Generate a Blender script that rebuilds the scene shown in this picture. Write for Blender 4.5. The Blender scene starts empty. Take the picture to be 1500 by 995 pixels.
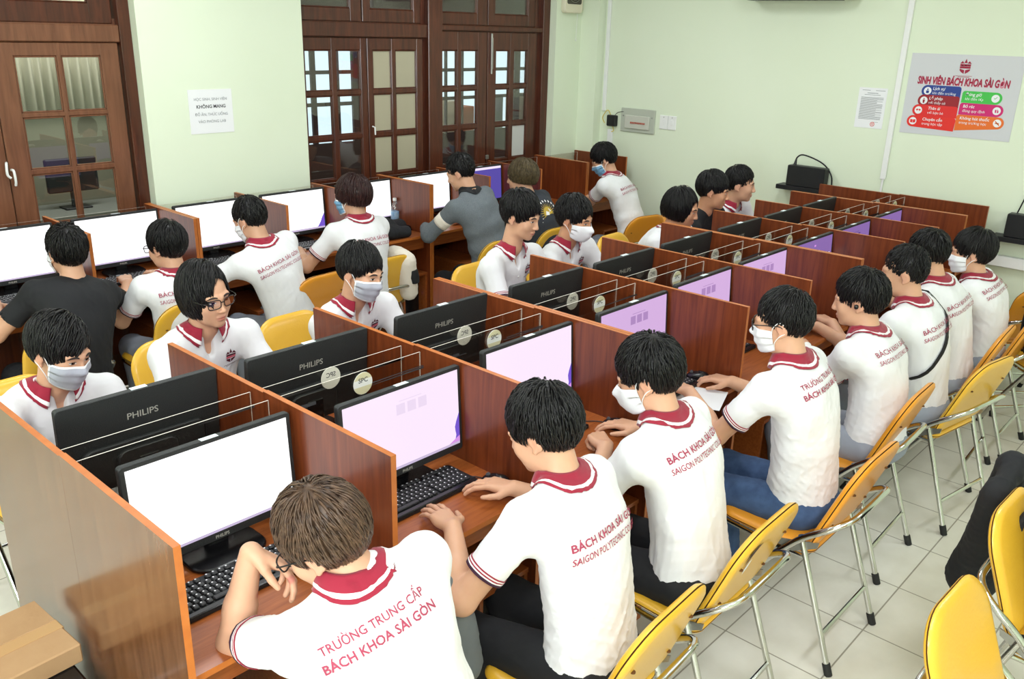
import bpy, math, random, os
import numpy as np
from mathutils import Vector, Matrix
S = bpy.context.scene
COL = S.collection
rnd = random.Random(7)
QH = 1.0          # voxel size multiplier for the figures

# ------------------------------------------------------------------ helpers
def lin(c):
    return c / 12.92 if c <= 0.04045 else ((c + 0.055) / 1.055) ** 2.4
def rgb(r, g, b):
    return (lin(r / 255), lin(g / 255), lin(b / 255), 1.0)

MATS = {}
def mat(name, col, rough=0.5, metal=0.0, spec=0.5, emit=None, es=0.0, coat=0.0, coat_rough=0.1, trans=0.0,
        noise=None, bump=None, alpha=1.0, sheen=0.0, sub=0.0):
    """Principled material; noise=(scale,(sx,sy,sz),colour2,contrast), bump=(scale,strength,(sx,sy,sz))."""
    if name in MATS: return MATS[name]
    m = bpy.data.materials.new(name); m.use_nodes = True
    nt = m.node_tree; b = nt.nodes['Principled BSDF']
    b.inputs['Base Color'].default_value = col
    b.inputs['Roughness'].default_value = rough
    b.inputs['Metallic'].default_value = metal
    b.inputs['Specular IOR Level'].default_value = spec
    b.inputs['Coat Weight'].default_value = coat
    b.inputs['Coat Roughness'].default_value = coat_rough
    b.inputs['Transmission Weight'].default_value = trans
    b.inputs['Alpha'].default_value = alpha
    b.inputs['Sheen Weight'].default_value = sheen
    if sub:
        b.inputs['Subsurface Weight'].default_value = sub
        b.inputs['Subsurface Radius'].default_value = (.012, .005, .003)
        b.inputs['Subsurface Scale'].default_value = 1.0
    if emit is not None:
        b.inputs['Emission Color'].default_value = emit
        b.inputs['Emission Strength'].default_value = es
    if noise or bump:
        tc = nt.nodes.new('ShaderNodeTexCoord')
        def chain(scale, sc, detail=4, dist=0.0):
            mp = nt.nodes.new('ShaderNodeMapping'); mp.inputs['Scale'].default_value = sc
            nt.links.new(tc.outputs['Object'], mp.inputs['Vector'])
            n = nt.nodes.new('ShaderNodeTexNoise'); n.inputs['Scale'].default_value = scale
            n.inputs['Detail'].default_value = detail; n.inputs['Distortion'].default_value = dist
            nt.links.new(mp.outputs['Vector'], n.inputs['Vector']); return n
        if noise:
            sc, vec, c2, con = noise[:4]
            n = chain(sc, vec, 5, noise[4] if len(noise) > 4 else 0.0)
            cr = nt.nodes.new('ShaderNodeValToRGB')
            cr.color_ramp.elements[0].position = 0.5 - con; cr.color_ramp.elements[1].position = 0.5 + con
            cr.color_ramp.elements[0].color = c2; cr.color_ramp.elements[1].color = col
            nt.links.new(n.outputs['Fac'], cr.inputs['Fac']); nt.links.new(cr.outputs['Color'], b.inputs['Base Color'])
        if bump:
            n = chain(bump[0], bump[2] if len(bump) > 2 else (1, 1, 1))
            bp = nt.nodes.new('ShaderNodeBump'); bp.inputs['Strength'].default_value = bump[1]; bp.inputs['Distance'].default_value = 0.01
            nt.links.new(n.outputs['Fac'], bp.inputs['Height']); nt.links.new(bp.outputs['Normal'], b.inputs['Normal'])
    MATS[name] = m
    return m

def thin_glass(name, tint=(1, 1, 1, 1), refl=0.10, rough=0.0, fres=.5):
    if name in MATS: return MATS[name]
    m = bpy.data.materials.new(name); m.use_nodes = True; nt = m.node_tree
    nt.nodes.remove(nt.nodes['Principled BSDF']); out = nt.nodes['Material Output']
    t = nt.nodes.new('ShaderNodeBsdfTransparent'); t.inputs['Color'].default_value = tint
    g = nt.nodes.new('ShaderNodeBsdfGlossy'); g.inputs['Roughness'].default_value = rough
    mx = nt.nodes.new('ShaderNodeMixShader'); lw = nt.nodes.new('ShaderNodeLayerWeight'); lw.inputs['Blend'].default_value = 0.25
    ma = nt.nodes.new('ShaderNodeMath'); ma.operation = 'MULTIPLY_ADD'; ma.inputs[1].default_value = fres; ma.inputs[2].default_value = refl
    nt.links.new(lw.outputs['Fresnel'], ma.inputs[0]); nt.links.new(ma.outputs[0], mx.inputs['Fac'])
    nt.links.new(t.outputs[0], mx.inputs[1]); nt.links.new(g.outputs[0], mx.inputs[2]); nt.links.new(mx.outputs[0], out.inputs['Surface'])
    MATS[name] = m; return m

class MB:
    """Collects faces of one mesh."""
    def __init__(s): s.v = []; s.f = []; s.m = []
    def add(s, vs, fs, mi=0):
        o = len(s.v); s.v += [tuple(map(float, p)) for p in vs]
        for f in fs: s.f.append(tuple(i + o for i in f)); s.m.append(mi)
        return s
    def box(s, lo, hi, bev=0.0, mi=0, M=None):
        a = np.minimum(np.array(lo, float), np.array(hi, float)); b = np.maximum(np.array(lo, float), np.array(hi, float))
        return s._box(a, b, bev, mi, M)
    def _box(s, lo, hi, bev, mi, M):
        c = (lo + hi) / 2; h = np.abs(hi - lo) / 2; b = min(bev, min(h) * .95)
        vs = []; idx = {}
        if b <= 0:
            for i, (x, y, z) in enumerate([(a, bb, cc) for a in (-1, 1) for bb in (-1, 1) for cc in (-1, 1)]):
                vs.append((c[0] + x * h[0], c[1] + y * h[1], c[2] + z * h[2]))
            fs = [(0, 1, 3, 2), (4, 6, 7, 5), (0, 4, 5, 1), (2, 3, 7, 6), (0, 2, 6, 4), (1, 5, 7, 3)]
        else:
            for x in (-1, 1):
                for y in (-1, 1):
                    for z in (-1, 1):
                        for ax in range(3):
                            p = [x * (h[0] - b), y * (h[1] - b), z * (h[2] - b)]
                            p[ax] = (x, y, z)[ax] * h[ax]
                            idx[(x, y, z, ax)] = len(vs); vs.append(tuple(c + p))
            fs = []
            for ax in range(3):
                o1, o2 = (ax + 1) % 3, (ax + 2) % 3
                for sg in (-1, 1):
                    q = []
                    for a, bb in ((-1, -1), (1, -1), (1, 1), (-1, 1)):
                        k = [0, 0, 0]; k[ax] = sg; k[o1] = a; k[o2] = bb; q.append(idx[(*k, ax)])
                    fs.append(tuple(q if sg > 0 else q[::-1]))
                # bevel strips along edges parallel to ax
                for a in (-1, 1):
                    for bb in (-1, 1):
                        k0 = [0, 0, 0]; k1 = [0, 0, 0]; k0[ax] = -1; k1[ax] = 1
                        for k in (k0, k1): k[o1] = a; k[o2] = bb
                        q = (idx[(*k0, o1)], idx[(*k1, o1)], idx[(*k1, o2)], idx[(*k0, o2)])
                        fs.append(q if a * bb < 0 else q[::-1])
            for x in (-1, 1):
                for y in (-1, 1):
                    for z in (-1, 1):
                        q = tuple(idx[(x, y, z, ax)] for ax in range(3))
                        fs.append(q if x * y * z > 0 else q[::-1])
        if M is not None: vs = [tuple(M @ Vector(p)) for p in vs]
        return s.add(vs, fs, mi)
    def tube(s, pts, r, n=8, mi=0, closed=False, cap=True):
        P = [np.array(p, float) for p in pts]; N = len(P)
        rr = r if hasattr(r, '__len__') else [r] * N
        prev = None; vs = []
        for i in range(N):
            t = (P[(i + 1) % N] - P[i - 1]) if closed else (P[min(i + 1, N - 1)] - P[max(i - 1, 0)])
            t = t / (np.linalg.norm(t) + 1e-12)
            if prev is None:
                a = np.array([0, 0, 1.]) if abs(t[2]) < .9 else np.array([1., 0, 0])
            else: a = prev
            u = a - t * (a @ t); u /= (np.linalg.norm(u) + 1e-12); prev = u; w = np.cross(t, u)
            for k in range(n):
                an = 2 * math.pi * k / n
                vs.append(P[i] + rr[i] * (math.cos(an) * u + math.sin(an) * w))
        fs = []
        for i in range(N if closed else N - 1):
            j = (i + 1) % N
            for k in range(n): fs.append((i * n + k, i * n + (k + 1) % n, j * n + (k + 1) % n, j * n + k))
        if cap and not closed: fs += [tuple(range(n))[::-1], tuple((N - 1) * n + k for k in range(n))]
        return s.add(vs, fs, mi)
    def lathe(s, prof, c=(0, 0, 0), n=20, mi=0, sx=1, sy=1):
        vs = []; m = len(prof)
        for (r, z) in prof:
            for k in range(n):
                a = 2 * math.pi * k / n; vs.append((c[0] + sx * r * math.cos(a), c[1] + sy * r * math.sin(a), c[2] + z))
        fs = [(i * n + k, i * n + (k + 1) % n, (i + 1) * n + (k + 1) % n, (i + 1) * n + k) for i in range(m - 1) for k in range(n)]
        fs += [tuple(range(n))[::-1], tuple((m - 1) * n + k for k in range(n))]
        return s.add(vs, fs, mi)
    def grid(s, G, mi=0, closed_u=False, mfun=None, flip=False):
        G = np.asarray(G); a, b = G.shape[:2]; o = len(s.v)
        s.v += [tuple(map(float, p)) for p in G.reshape(-1, 3)]
        for i in range(a - 1):
            for j in range(b if closed_u else b - 1):
                k = (j + 1) % b
                q = (o + i * b + j, o + i * b + k, o + (i + 1) * b + k, o + (i + 1) * b + j)
                s.f.append(q[::-1] if flip else q); s.m.append(mfun(i, j) if mfun else mi)
        return s
    def prism(s, poly, z0, z1, mi=0, M=None, bev=0.0):
        """poly: 2-D outline counter-clockwise, extruded from z0 to z1 (with a small inset edge)."""
        n = len(poly); P = np.array(poly, float)
        if bev > 0:
            c = P.mean(0); d = P - c; L = np.linalg.norm(d, axis=1)[:, None]; Q = c + d * (1 - bev / np.maximum(L, 1e-6))
            rings = [(Q, z0), (P, z0 + bev), (P, z1 - bev), (Q, z1)]
        else: rings = [(P, z0), (P, z1)]
        vs = [(p[0], p[1], z) for R_, z in rings for p in R_]
        if M is not None: vs = [tuple(M @ Vector(p)) for p in vs]
        fs = [(i * n + k, i * n + (k + 1) % n, (i + 1) * n + (k + 1) % n, (i + 1) * n + k) for i in range(len(rings) - 1) for k in range(n)]
        fs += [tuple(range(n))[::-1], tuple((len(rings) - 1) * n + k for k in range(n))]
        return s.add(vs, fs, mi)

def add_mesh(name, V, F, mats, parent=None, smooth=True, midx=None, loc=None, sharp=None):
    me = bpy.data.meshes.new(name)
    if isinstance(F, np.ndarray):
        V = np.ascontiguousarray(V, dtype=np.float32); F = np.ascontiguousarray(F, dtype=np.int32)
        me.vertices.add(len(V)); me.vertices.foreach_set('co', V.ravel())
        k = F.shape[1]; me.loops.add(F.size); me.loops.foreach_set('vertex_index', F.ravel())
        me.polygons.add(len(F)); me.polygons.foreach_set('loop_start', np.arange(len(F), dtype=np.int32) * k)
        me.update(calc_edges=True)
    else:
        me.from_pydata(V, [], F)
    for m in (mats if isinstance(mats, (list, tuple)) else [mats]): me.materials.append(m)
    if midx is not None: me.polygons.foreach_set('material_index', np.asarray(midx, dtype=np.int32))
    me.polygons.foreach_set('use_smooth', np.full(len(me.polygons), bool(smooth)))
    if smooth and sharp: me.set_sharp_from_angle(angle=sharp)
    me.update()
    o = bpy.data.objects.new(name, me); COL.objects.link(o)
    if parent is not None: o.parent = parent
    if loc is not None: o.location = loc
    return o
def obj(name, mb, mats, parent=None, smooth=False, loc=None, sharp=math.radians(40)):
    return add_mesh(name, mb.v, mb.f, mats, parent, smooth, mb.m, loc, sharp if smooth else None)
def tag(o, label=None, cat=None, group=None, kind=None):
    if label: o['label'] = label
    if cat: o['category'] = cat
    if group: o['group'] = group
    if kind: o['kind'] = kind
    return o
def thing(name, label, cat, loc=(0, 0, 0), rotz=0, group=None):
    o = bpy.data.objects.new(name, None); COL.objects.link(o); o.location = loc; o.rotation_euler = (0, 0, rotz)
    o.empty_display_size = .1
    return tag(o, label, cat, group)
def structure(name, mb, m, parent=None, smooth=False):
    o = obj(name, mb, m, parent, smooth)
    if parent is None: o['kind'] = 'structure'
    return o
CHILD = {}
def dup(root, loc, rotz=0, label=None, group=None):
    if root.name not in CHILD:
        CHILD[root.name] = [(c, [(g, list(g.children)) for g in c.children]) for c in root.children]
    r = root.copy(); COL.objects.link(r); r.location = loc; r.rotation_euler = (0, 0, rotz)
    for c, gs in CHILD[root.name]:
        cc = c.copy(); COL.objects.link(cc); cc.parent = r
        for g, _ in gs:
            gg = g.copy(); COL.objects.link(gg); gg.parent = cc
    if label: r['label'] = label
    if group: r['group'] = group
    return r

TXT = {}
def text_mesh(body, size=1.0, align='CENTER', bold=0.0, shear=0.0, spacing=1.0, res=3):
    """2-D vertices and faces of a line of lettering."""
    key = (body, size, align, bold, shear, spacing, res)
    if key in TXT: return TXT[key]
    cu = bpy.data.curves.new('lettering', 'FONT'); cu.body = body; cu.size = size; cu.align_x = align; cu.align_y = 'CENTER'
    cu.offset = bold; cu.shear = shear; cu.space_character = spacing; cu.resolution_u = res; cu.fill_mode = 'FRONT'
    o = bpy.data.objects.new('lettering', cu); COL.objects.link(o)
    dg = bpy.context.evaluated_depsgraph_get(); dg.update(); oe = o.evaluated_get(dg); me = oe.to_mesh()
    V = np.array([v.co[:] for v in me.vertices]).reshape(-1, 3); F = [tuple(p.vertices) for p in me.polygons]
    oe.to_mesh_clear(); bpy.data.objects.remove(o); bpy.data.curves.remove(cu)
    TXT[key] = (V[:, :2], F); return TXT[key]
def text_to(mb, body, M, mi=0, z=0.0, width=None, height=None, **kw):
    V, F = text_mesh(body, **kw); V = V.copy()
    if not len(V): return
    if width:
        w = np.ptp(V[:, 0]); V[:, 0] *= width / w
        if not height: V[:, 1] *= width / w
    if height: V[:, 1] *= height / max(np.ptp(V[:, 1]), 1e-6)
    mb.add([tuple(M @ Vector((x, y, z))) for x, y in V], F, mi)
def frame(o, ex, ey):
    ex = Vector(ex).normalized(); ey = Vector(ey).normalized(); ez = ex.cross(ey)
    return Matrix(((ex[0], ey[0], ez[0], o[0]), (ex[1], ey[1], ez[1], o[1]), (ex[2], ey[2], ez[2], o[2]), (0, 0, 0, 1)))
def rrect(w, h, r, n=5, c=(0, 0)):
    out = []
    for sx, sy, a0 in ((1, 1, 0), (-1, 1, 90), (-1, -1, 180), (1, -1, 270)):
        for i in range(n + 1):
            a = math.radians(a0 + 90 * i / n); out.append((c[0] + sx * (w / 2 - r) + r * math.cos(a), c[1] + sy * (h / 2 - r) + r * math.sin(a)))
    return out
def catmull(P, n=6, closed=False):
    P = [np.array(p, float) for p in P]; N = len(P); out = []
    for i in range(N if closed else N - 1):
        g = lambda k: P[k % N] if closed else P[min(max(k, 0), N - 1)]
        p0, p1, p2, p3 = g(i - 1), g(i), g(i + 1), g(i + 2)
        for k in range(n):
            t = k / n; out.append(.5 * ((2 * p1) + (-p0 + p2) * t + (2 * p0 - 5 * p1 + 4 * p2 - p3) * t * t + (-p0 + 3 * p1 - 3 * p2 + p3) * t ** 3))
    if not closed: out.append(P[-1])
    return out

# ------------------------------------------------------------------ materials
def wood_mat(name, c1, c2, rough, coat, vec, scale=6, con=.22):
    return mat(name, rgb(*c1), rough, noise=(scale, vec, rgb(*c2), con, .6), coat=coat, coat_rough=.12, spec=.4)
M_PANEL = wood_mat('varnished_reddish_laminate', (124, 60, 28), (92, 40, 17), .34, .25, (9, 9, .6))
M_PANELOUT = wood_mat('glossy_brown_laminate', (122, 80, 50), (94, 56, 32), .22, .30, (6, 6, .5))
M_EDGE = mat('orange_edge_banding', rgb(196, 116, 50), .4, noise=(20, (1, 1, 1), rgb(172, 92, 34), .3))
M_TOP = wood_mat('orange_brown_desktop', (168, 94, 44), (138, 70, 28), .34, .15, (1.2, 14, 14))
M_DOOR = wood_mat('dark_brown_door_wood', (90, 44, 26), (60, 27, 15), .32, .3, (8, 8, .7), 5)
M_DOOR2 = wood_mat('lighter_brown_door_wood', (124, 80, 56), (98, 60, 40), .35, .3, (8, 8, .7), 5)
M_BLK = mat('black_matte_plastic', rgb(30, 31, 33), .42, spec=.35)
M_BLK2 = mat('black_glossy_plastic', rgb(20, 20, 22), .25)
M_MONBACK = mat('black_grained_monitor_plastic', rgb(44, 46, 47), .5, bump=(260, .25), spec=.4)
M_KEY = mat('black_keycap_plastic', rgb(36, 37, 40), .45)
M_KEYT = mat('white_key_legend', rgb(225, 225, 230), .6)
M_WHITEP = mat('white_plastic', rgb(236, 238, 236), .4)
M_SILVER = mat('silver_lettering', rgb(200, 200, 190), .35, metal=.3)
M_CHROME = mat('chrome_tube', rgb(205, 205, 200), .13, metal=1.0)
M_STEEL = mat('grey_steel_plate', rgb(165, 165, 160), .35, metal=.9)
M_YEL = mat('yellow_vinyl', rgb(234, 186, 58), .34, coat=.2, noise=(3, (1, 1, 1), rgb(224, 168, 44), .35), bump=(90, .08))
M_YELO = mat('orange_yellow_vinyl', rgb(234, 160, 46), .38, coat=.15, noise=(3, (1, 1, 1), rgb(222, 144, 36), .35), bump=(90, .08))
M_RUB = mat('black_rubber', rgb(26, 26, 26), .7)
M_SEAM = mat('dark_worn_seam', rgb(96, 58, 14), .8)
M_PAPER = mat('white_paper', rgb(236, 238, 240), .7)
M_INK = mat('grey_print', rgb(132, 136, 140), .8)
M_INKD = mat('dark_print', rgb(70, 70, 74), .8)
M_RED = mat('dark_red_print', rgb(158, 30, 62), .7)
M_CARD = mat('brown_cardboard', rgb(186, 150, 110), .8, noise=(8, (1, 1, 1), rgb(170, 132, 92), .3), bump=(40, .1))
M_TAPE = mat('clear_brown_tape', rgb(196, 156, 108), .18, coat=.6)
M_ACR = thin_glass('clear_acrylic', (.97, .96, .94, 1), .015, 0, .25)
M_ACRE = mat('acrylic_cut_edge', rgb(214, 206, 196), .3)
M_GLASS = thin_glass('window_glass', (.90, .92, .89, 1), .055)
M_GOLD = mat('pale_gold_label', rgb(226, 218, 178), .4)
M_LABW = mat('white_label', rgb(246, 246, 240), .4)
# ------------------------------------------------------------------ figures: smooth implicit bodies turned into meshes
f32 = np.float32
def nrm(v): v = np.asarray(v, float); return v / (np.linalg.norm(v) + 1e-12)
def smin(a, b, k):
    h = np.clip(.5 + .5 * (b - a) / k, 0, 1); return b + (a - b) * h - k * h * (1 - h)
def smax(a, b, k): return -smin(-a, -b, k)
def rcone(P, a, b, ra, rb):
    a = np.asarray(a, f32); ba = np.asarray(b, f32) - a; pa = P - a
    h = np.clip((pa @ ba) / (ba @ ba + 1e-9), 0, 1)
    d = pa - h[:, None] * ba
    return np.sqrt(np.einsum('ij,ij->i', d, d)) - (ra + (rb - ra) * h)
def ellip(P, c, r, M=None):
    q = P - np.asarray(c, f32)
    if M is not None: q = q @ np.asarray(M, f32).T
    r = np.asarray(r, f32); a = q / r; b = q / (r * r)
    k0 = np.sqrt(np.einsum('ij,ij->i', a, a)); k1 = np.sqrt(np.einsum('ij,ij->i', b, b))
    return k0 * (k0 - 1) / np.maximum(k1, 1e-6)
class Field:
    """An ordered list of blobs: ('u' union | 's' carve, distance function, centre, reach, blend)."""
    def __init__(s): s.L = []; s.post = []
    def cone(s, a, b, ra, rb, k=.02, op='u'):
        a = np.asarray(a, float); b = np.asarray(b, float)
        s.L.append((op, lambda P: rcone(P, a, b, ra, rb), (a + b) / 2, np.linalg.norm(b - a) / 2 + max(ra, rb), k)); return s
    def ell(s, c, r, k=.02, M=None, op='u'):
        c = np.asarray(c, float); s.L.append((op, lambda P: ellip(P, c, r, M), c, max(r), k)); return s
    def fun(s, fn, c, reach, k=.01, op='u'):
        s.L.append((op, fn, np.asarray(c, float), reach, k)); return s
    def __call__(s, P):
        P = np.asarray(P, f32); d = np.full(len(P), .12, f32)
        for op, fn, c, reach, k in s.L:
            q = P - c.astype(f32); m = np.einsum('ij,ij->i', q, q) < (reach + .07) ** 2
            if not m.any(): continue
            e = fn(P[m])
            d[m] = smin(d[m], e, k) if op == 'u' else smax(d[m], -e, k)
        for fn in s.post: d = fn(P, d)
        return d
def sdf_mesh(f, lo, hi, h, thr=1.0):
    h = h * QH; B = 8
    lo = np.asarray(lo, float) - 2 * h; n = np.ceil((np.asarray(hi, float) + 2 * h - lo) / (h * B)).astype(int)
    N = n * B
    gx, gy, gz = np.meshgrid(*[np.arange(k) for k in n], indexing='ij')
    blk = np.stack([gx.ravel(), gy.ravel(), gz.ravel()], 1)
    cen = lo + (blk * B + B / 2 - .5) * h
    dc = f(cen)
    act = np.abs(dc) < h * B * .9 * thr + .004
    D = np.repeat(np.repeat(np.repeat(np.where(dc.reshape(n) < 0, -1, 1).astype(f32), B, 0), B, 1), B, 2)
    o = np.stack(np.meshgrid(np.arange(B), np.arange(B), np.arange(B), indexing='ij'), -1).reshape(-1, 3)
    A = blk[act]
    if not len(A): return np.zeros((0, 3)), np.zeros((0, 4), int)
    idx = (A[:, None, :] * B + o[None]).reshape(-1, 3)
    pts = lo + idx * h
    out = np.empty(len(pts), f32)
    for i in range(0, len(pts), 400000): out[i:i + 400000] = f(pts[i:i + 400000])
    D[idx[:, 0], idx[:, 1], idx[:, 2]] = out
    ins = D < 0
    cells = []; quads = []; pos = []
    st = np.array([N[1] * N[2], N[2], 1])
    for ax in range(3):
        sl0 = [slice(None)] * 3; sl1 = [slice(None)] * 3; sl0[ax] = slice(0, -1); sl1[ax] = slice(1, None)
        a = ins[tuple(sl0)]; b = ins[tuple(sl1)]
        e = np.argwhere(a != b)
        u, v = (ax + 1) % 3, (ax + 2) % 3
        e = e[(e[:, u] > 0) & (e[:, v] > 0)]
        if not len(e): continue
        e1 = e.copy(); e1[:, ax] += 1
        d0 = D[e[:, 0], e[:, 1], e[:, 2]]; d1 = D[e1[:, 0], e1[:, 1], e1[:, 2]]
        t = d0 / (d0 - d1); p = e.astype(float); p[:, ax] += t
        base = e @ st
        q = np.stack([base, base - st[u], base - st[u] - st[v], base - st[v]], 1)
        flip = d0 > 0
        q[flip] = q[flip][:, ::-1]
        quads.append(q); cells.append(q.ravel()); pos.append(np.repeat(p, 4, 0))
    if not quads: return np.zeros((0, 3)), np.zeros((0, 4), int)
    Q = np.concatenate(quads); cell = np.concatenate(cells); pos = np.concatenate(pos)
    u, inv = np.unique(cell, return_inverse=True)
    cnt = np.bincount(inv)
    V = np.stack([np.bincount(inv, pos[:, k]) / cnt for k in range(3)], 1)
    return lo + V * h, inv.reshape(-1, 4)
def sgrad(f, P, e=.0015):
    P = np.asarray(P, f32); g = np.stack([f(P + np.array(d, f32) * e) - f(P - np.array(d, f32) * e) for d in ((1, 0, 0), (0, 1, 0), (0, 0, 1))], 1)
    return g / (np.linalg.norm(g, axis=1)[:, None] + 1e-9)
def project(f, P, off=.002, it=5):
    P = np.array(P, f32)
    for _ in range(it):
        d = f(P) - off; P = P - sgrad(f, P) * np.clip(d, -.04, .04)[:, None]
    return P
def trace(f, P, dr, off=.0015, it=28, far=.5):
    """March the points along dr until they lie `off` above the surface."""
    P = np.array(P, f32); dr = np.broadcast_to(np.asarray(dr, f32), P.shape); t = np.zeros(len(P), f32)
    for _ in range(it):
        t = np.minimum(t + np.clip((f(P + dr * t[:, None]) - off) * .9, -.01, .06), far)
    return P + dr * t[:, None]
_r = np.random.RandomState(3)
def waves(seed, n, lo, hi, aniso=(1, 1, 1)):
    r = np.random.RandomState(seed); D = r.normal(size=(n, 3)) * aniso; D /= np.linalg.norm(D, axis=1)[:, None]
    return (D * (2 * math.pi / r.uniform(lo, hi, n))[:, None]).astype(f32), r.uniform(0, 6.28, n).astype(f32)
def wavesum(P, W):
    return np.sin(P.astype(f32) @ W[0].T + W[1]).mean(1)
def creases(P, W):
    s = P.astype(f32) @ W[0].T + W[1]
    s = s + .9 * np.roll(np.sin(s * .37), 1, 1)
    return ((1 - np.abs(np.sin(s))) ** 3).mean(1)

SKIN = {}
def skin_mat(name, base, lip):
    if name in SKIN: return SKIN[name]
    m = bpy.data.materials.new(name); m.use_nodes = True; nt = m.node_tree; b = nt.nodes['Principled BSDF']
    at = nt.nodes.new('ShaderNodeAttribute'); at.attribute_name = 'tone'
    tc = nt.nodes.new('ShaderNodeTexCoord'); nz = nt.nodes.new('ShaderNodeTexNoise'); nz.inputs['Scale'].default_value = 30
    nt.links.new(tc.outputs['Object'], nz.inputs['Vector'])
    mr = nt.nodes.new('ShaderNodeMixRGB'); mr.inputs['Color1'].default_value = base; mr.inputs['Color2'].default_value = tuple(c * .88 for c in base[:3]) + (1,)
    nt.links.new(nz.outputs['Fac'], mr.inputs['Fac'])
    mx = nt.nodes.new('ShaderNodeMixRGB'); mx.inputs['Color2'].default_value = lip
    nt.links.new(at.outputs['Fac'], mx.inputs['Fac']); nt.links.new(mr.outputs['Color'], mx.inputs['Color1'])
    nt.links.new(mx.outputs['Color'], b.inputs['Base Color'])
    b.inputs['Roughness'].default_value = .48; b.inputs['Specular IOR Level'].default_value = .4
    b.inputs['Subsurface Weight'].default_value = .10; b.inputs['Subsurface Radius'].default_value = (.01, .004, .002); b.inputs['Subsurface Scale'].default_value = .6
    SKIN[name] = m; return m
SK1 = skin_mat('light_tan_skin', rgb(217, 168, 137), rgb(186, 108, 98))
SK2 = skin_mat('tan_skin', rgb(206, 152, 118), rgb(176, 100, 88))
M_SHIRT = mat('white_pique_cotton', rgb(230, 231, 233), .85, sheen=.15, bump=(900, .04))
M_COLLAR = mat('dark_red_rib_knit', rgb(150, 22, 50), .85, sheen=.2, bump=(700, .08))
M_STRIPE = mat('white_collar_stripe', rgb(238, 236, 236), .85)
M_NAVY = mat('dark_navy_stripe', rgb(60, 26, 52), .85)
M_PRINT = mat('dark_red_shirt_print', rgb(158, 56, 82), .8)
M_BTN = mat('shirt_button', rgb(225, 222, 215), .4)
def hair_mat(name, c, c2, rough=.42):
    return mat(name, rgb(*c), rough, noise=(60, (1, 1, 1), rgb(*c2), .25), spec=.35)
H_BLK = hair_mat('black_hair', (17, 15, 16), (8, 7, 8))
H_BRN = hair_mat('ash_brown_hair', (98, 74, 56), (50, 36, 29), .4)
H_OLV = hair_mat('olive_brown_hair', (104, 90, 62), (58, 48, 32), .42)
H_RED = hair_mat('dark_reddish_brown_hair', (62, 34, 32), (34, 19, 19), .34)
M_MASKW = mat('white_mask_fabric', rgb(238, 240, 244), .8)
M_MASKG = mat('grey_mask_fabric', rgb(178, 182, 194), .85, bump=(400, .05))
M_MASKB = mat('blue_mask_fabric', rgb(120, 168, 204), .8)
M_LOOP = mat('white_elastic', rgb(240, 240, 240), .8)
M_EYEW = mat('eye_white', rgb(226, 218, 212), .25)
M_EYED = mat('dark_iris', rgb(22, 15, 12), .12)
M_BROW = mat('black_eyebrow', rgb(48, 36, 32), .8)
M_FRAME = mat('dark_glasses_frame', rgb(24, 20, 20), .25)
M_LENS = thin_glass('clear_lens', (.94, .95, .97, 1), .06)
M_BLKCLOTH = mat('black_fabric', rgb(21, 22, 26), .85, bump=(300, .06))
M_GREYCLOTH = mat('heather_grey_knit', rgb(112, 119, 124), .95, noise=(160, (1, 1, 1), rgb(88, 95, 100), .3), bump=(300, .08))
M_CREAM = mat('cream_fabric', rgb(226, 218, 204), .9)
M_JEANS = mat('blue_denim', rgb(72, 98, 138), .9, noise=(25, (1, 1, 1), rgb(48, 70, 106), .3), bump=(500, .08))
M_GREYTR = mat('grey_trouser_cloth', rgb(148, 154, 166), .9)
M_DARKTR = mat('black_trouser_cloth', rgb(22, 23, 27), .85)
M_SHOE = mat('grey_shoe', rgb(92, 98, 100), .7)
M_SOLE = mat('pale_shoe_sole', rgb(196, 198, 192), .6)
M_GOLDP = mat('gold_print', rgb(190, 160, 60), .7)

HC0 = np.array([0, -.012, .032])
def head_prims(F, T):
    """Head blobs; T maps head coordinates (x right, y forward, z up) to the room."""
    R = T[:3, :3]; A = lambda p: R @ np.asarray(p, float) + T[:3, 3]
    Mi = R.T
    E = lambda c, r, k, op='u', rot=None: F.ell(A(c), r, k, Mi if rot is None else rot @ Mi, op)
    C_ = lambda a, b, ra, rb, k, op='u': F.cone(A(a), A(b), ra, rb, k, op)
    E((0, -.012, .032), (.075, .093, .085), .02)
    E((0, .028, -.026), (.062, .064, .082), .03)
    E((0, .030, -.074), (.050, .052, .040), .03)
    E((0, .072, -.099), (.016, .013, .012), .025)
    for s in (-1, 1):
        E((s * .036, .060, -.030), (.024, .020, .026), .022)
        C_((s * .044, .074, .021), (s * .012, .086, .017), .008, .008, .014)
        E((s * .031, .097, .003), (.016, .012, .010), .010, 's')
        E((s * .031, .0775, .003), (.0135, .0095, .009), .005)
    C_((0, .089, .006), (0, .106, -.032), .0065, .0095, .012)
    for s in (-1, 1): E((s * .011, .098, -.036), (.0075, .0085, .0065), .007)
    E((0, .0905, -.0625), (.020, .0075, .0055), .006)
    E((0, .0885, -.0735), (.017, .0080, .0062), .006)
    E((0, .1005, -.0680), (.021, .0060, .0012), .003, 's')
    a = .35; rot = np.array([[1, 0, 0], [0, math.cos(a), -math.sin(a)], [0, math.sin(a), math.cos(a)]])
    for s in (-1, 1):
        E((s * .077, -.014, -.010), (.0085, .019, .030), .008, 'u', rot)
        E((s * .0875, -.009, -.009), (.0055, .010, .016), .004, 's', rot)
        E((s * .0765, -.006, -.036), (.007, .009, .009), .006)

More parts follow.
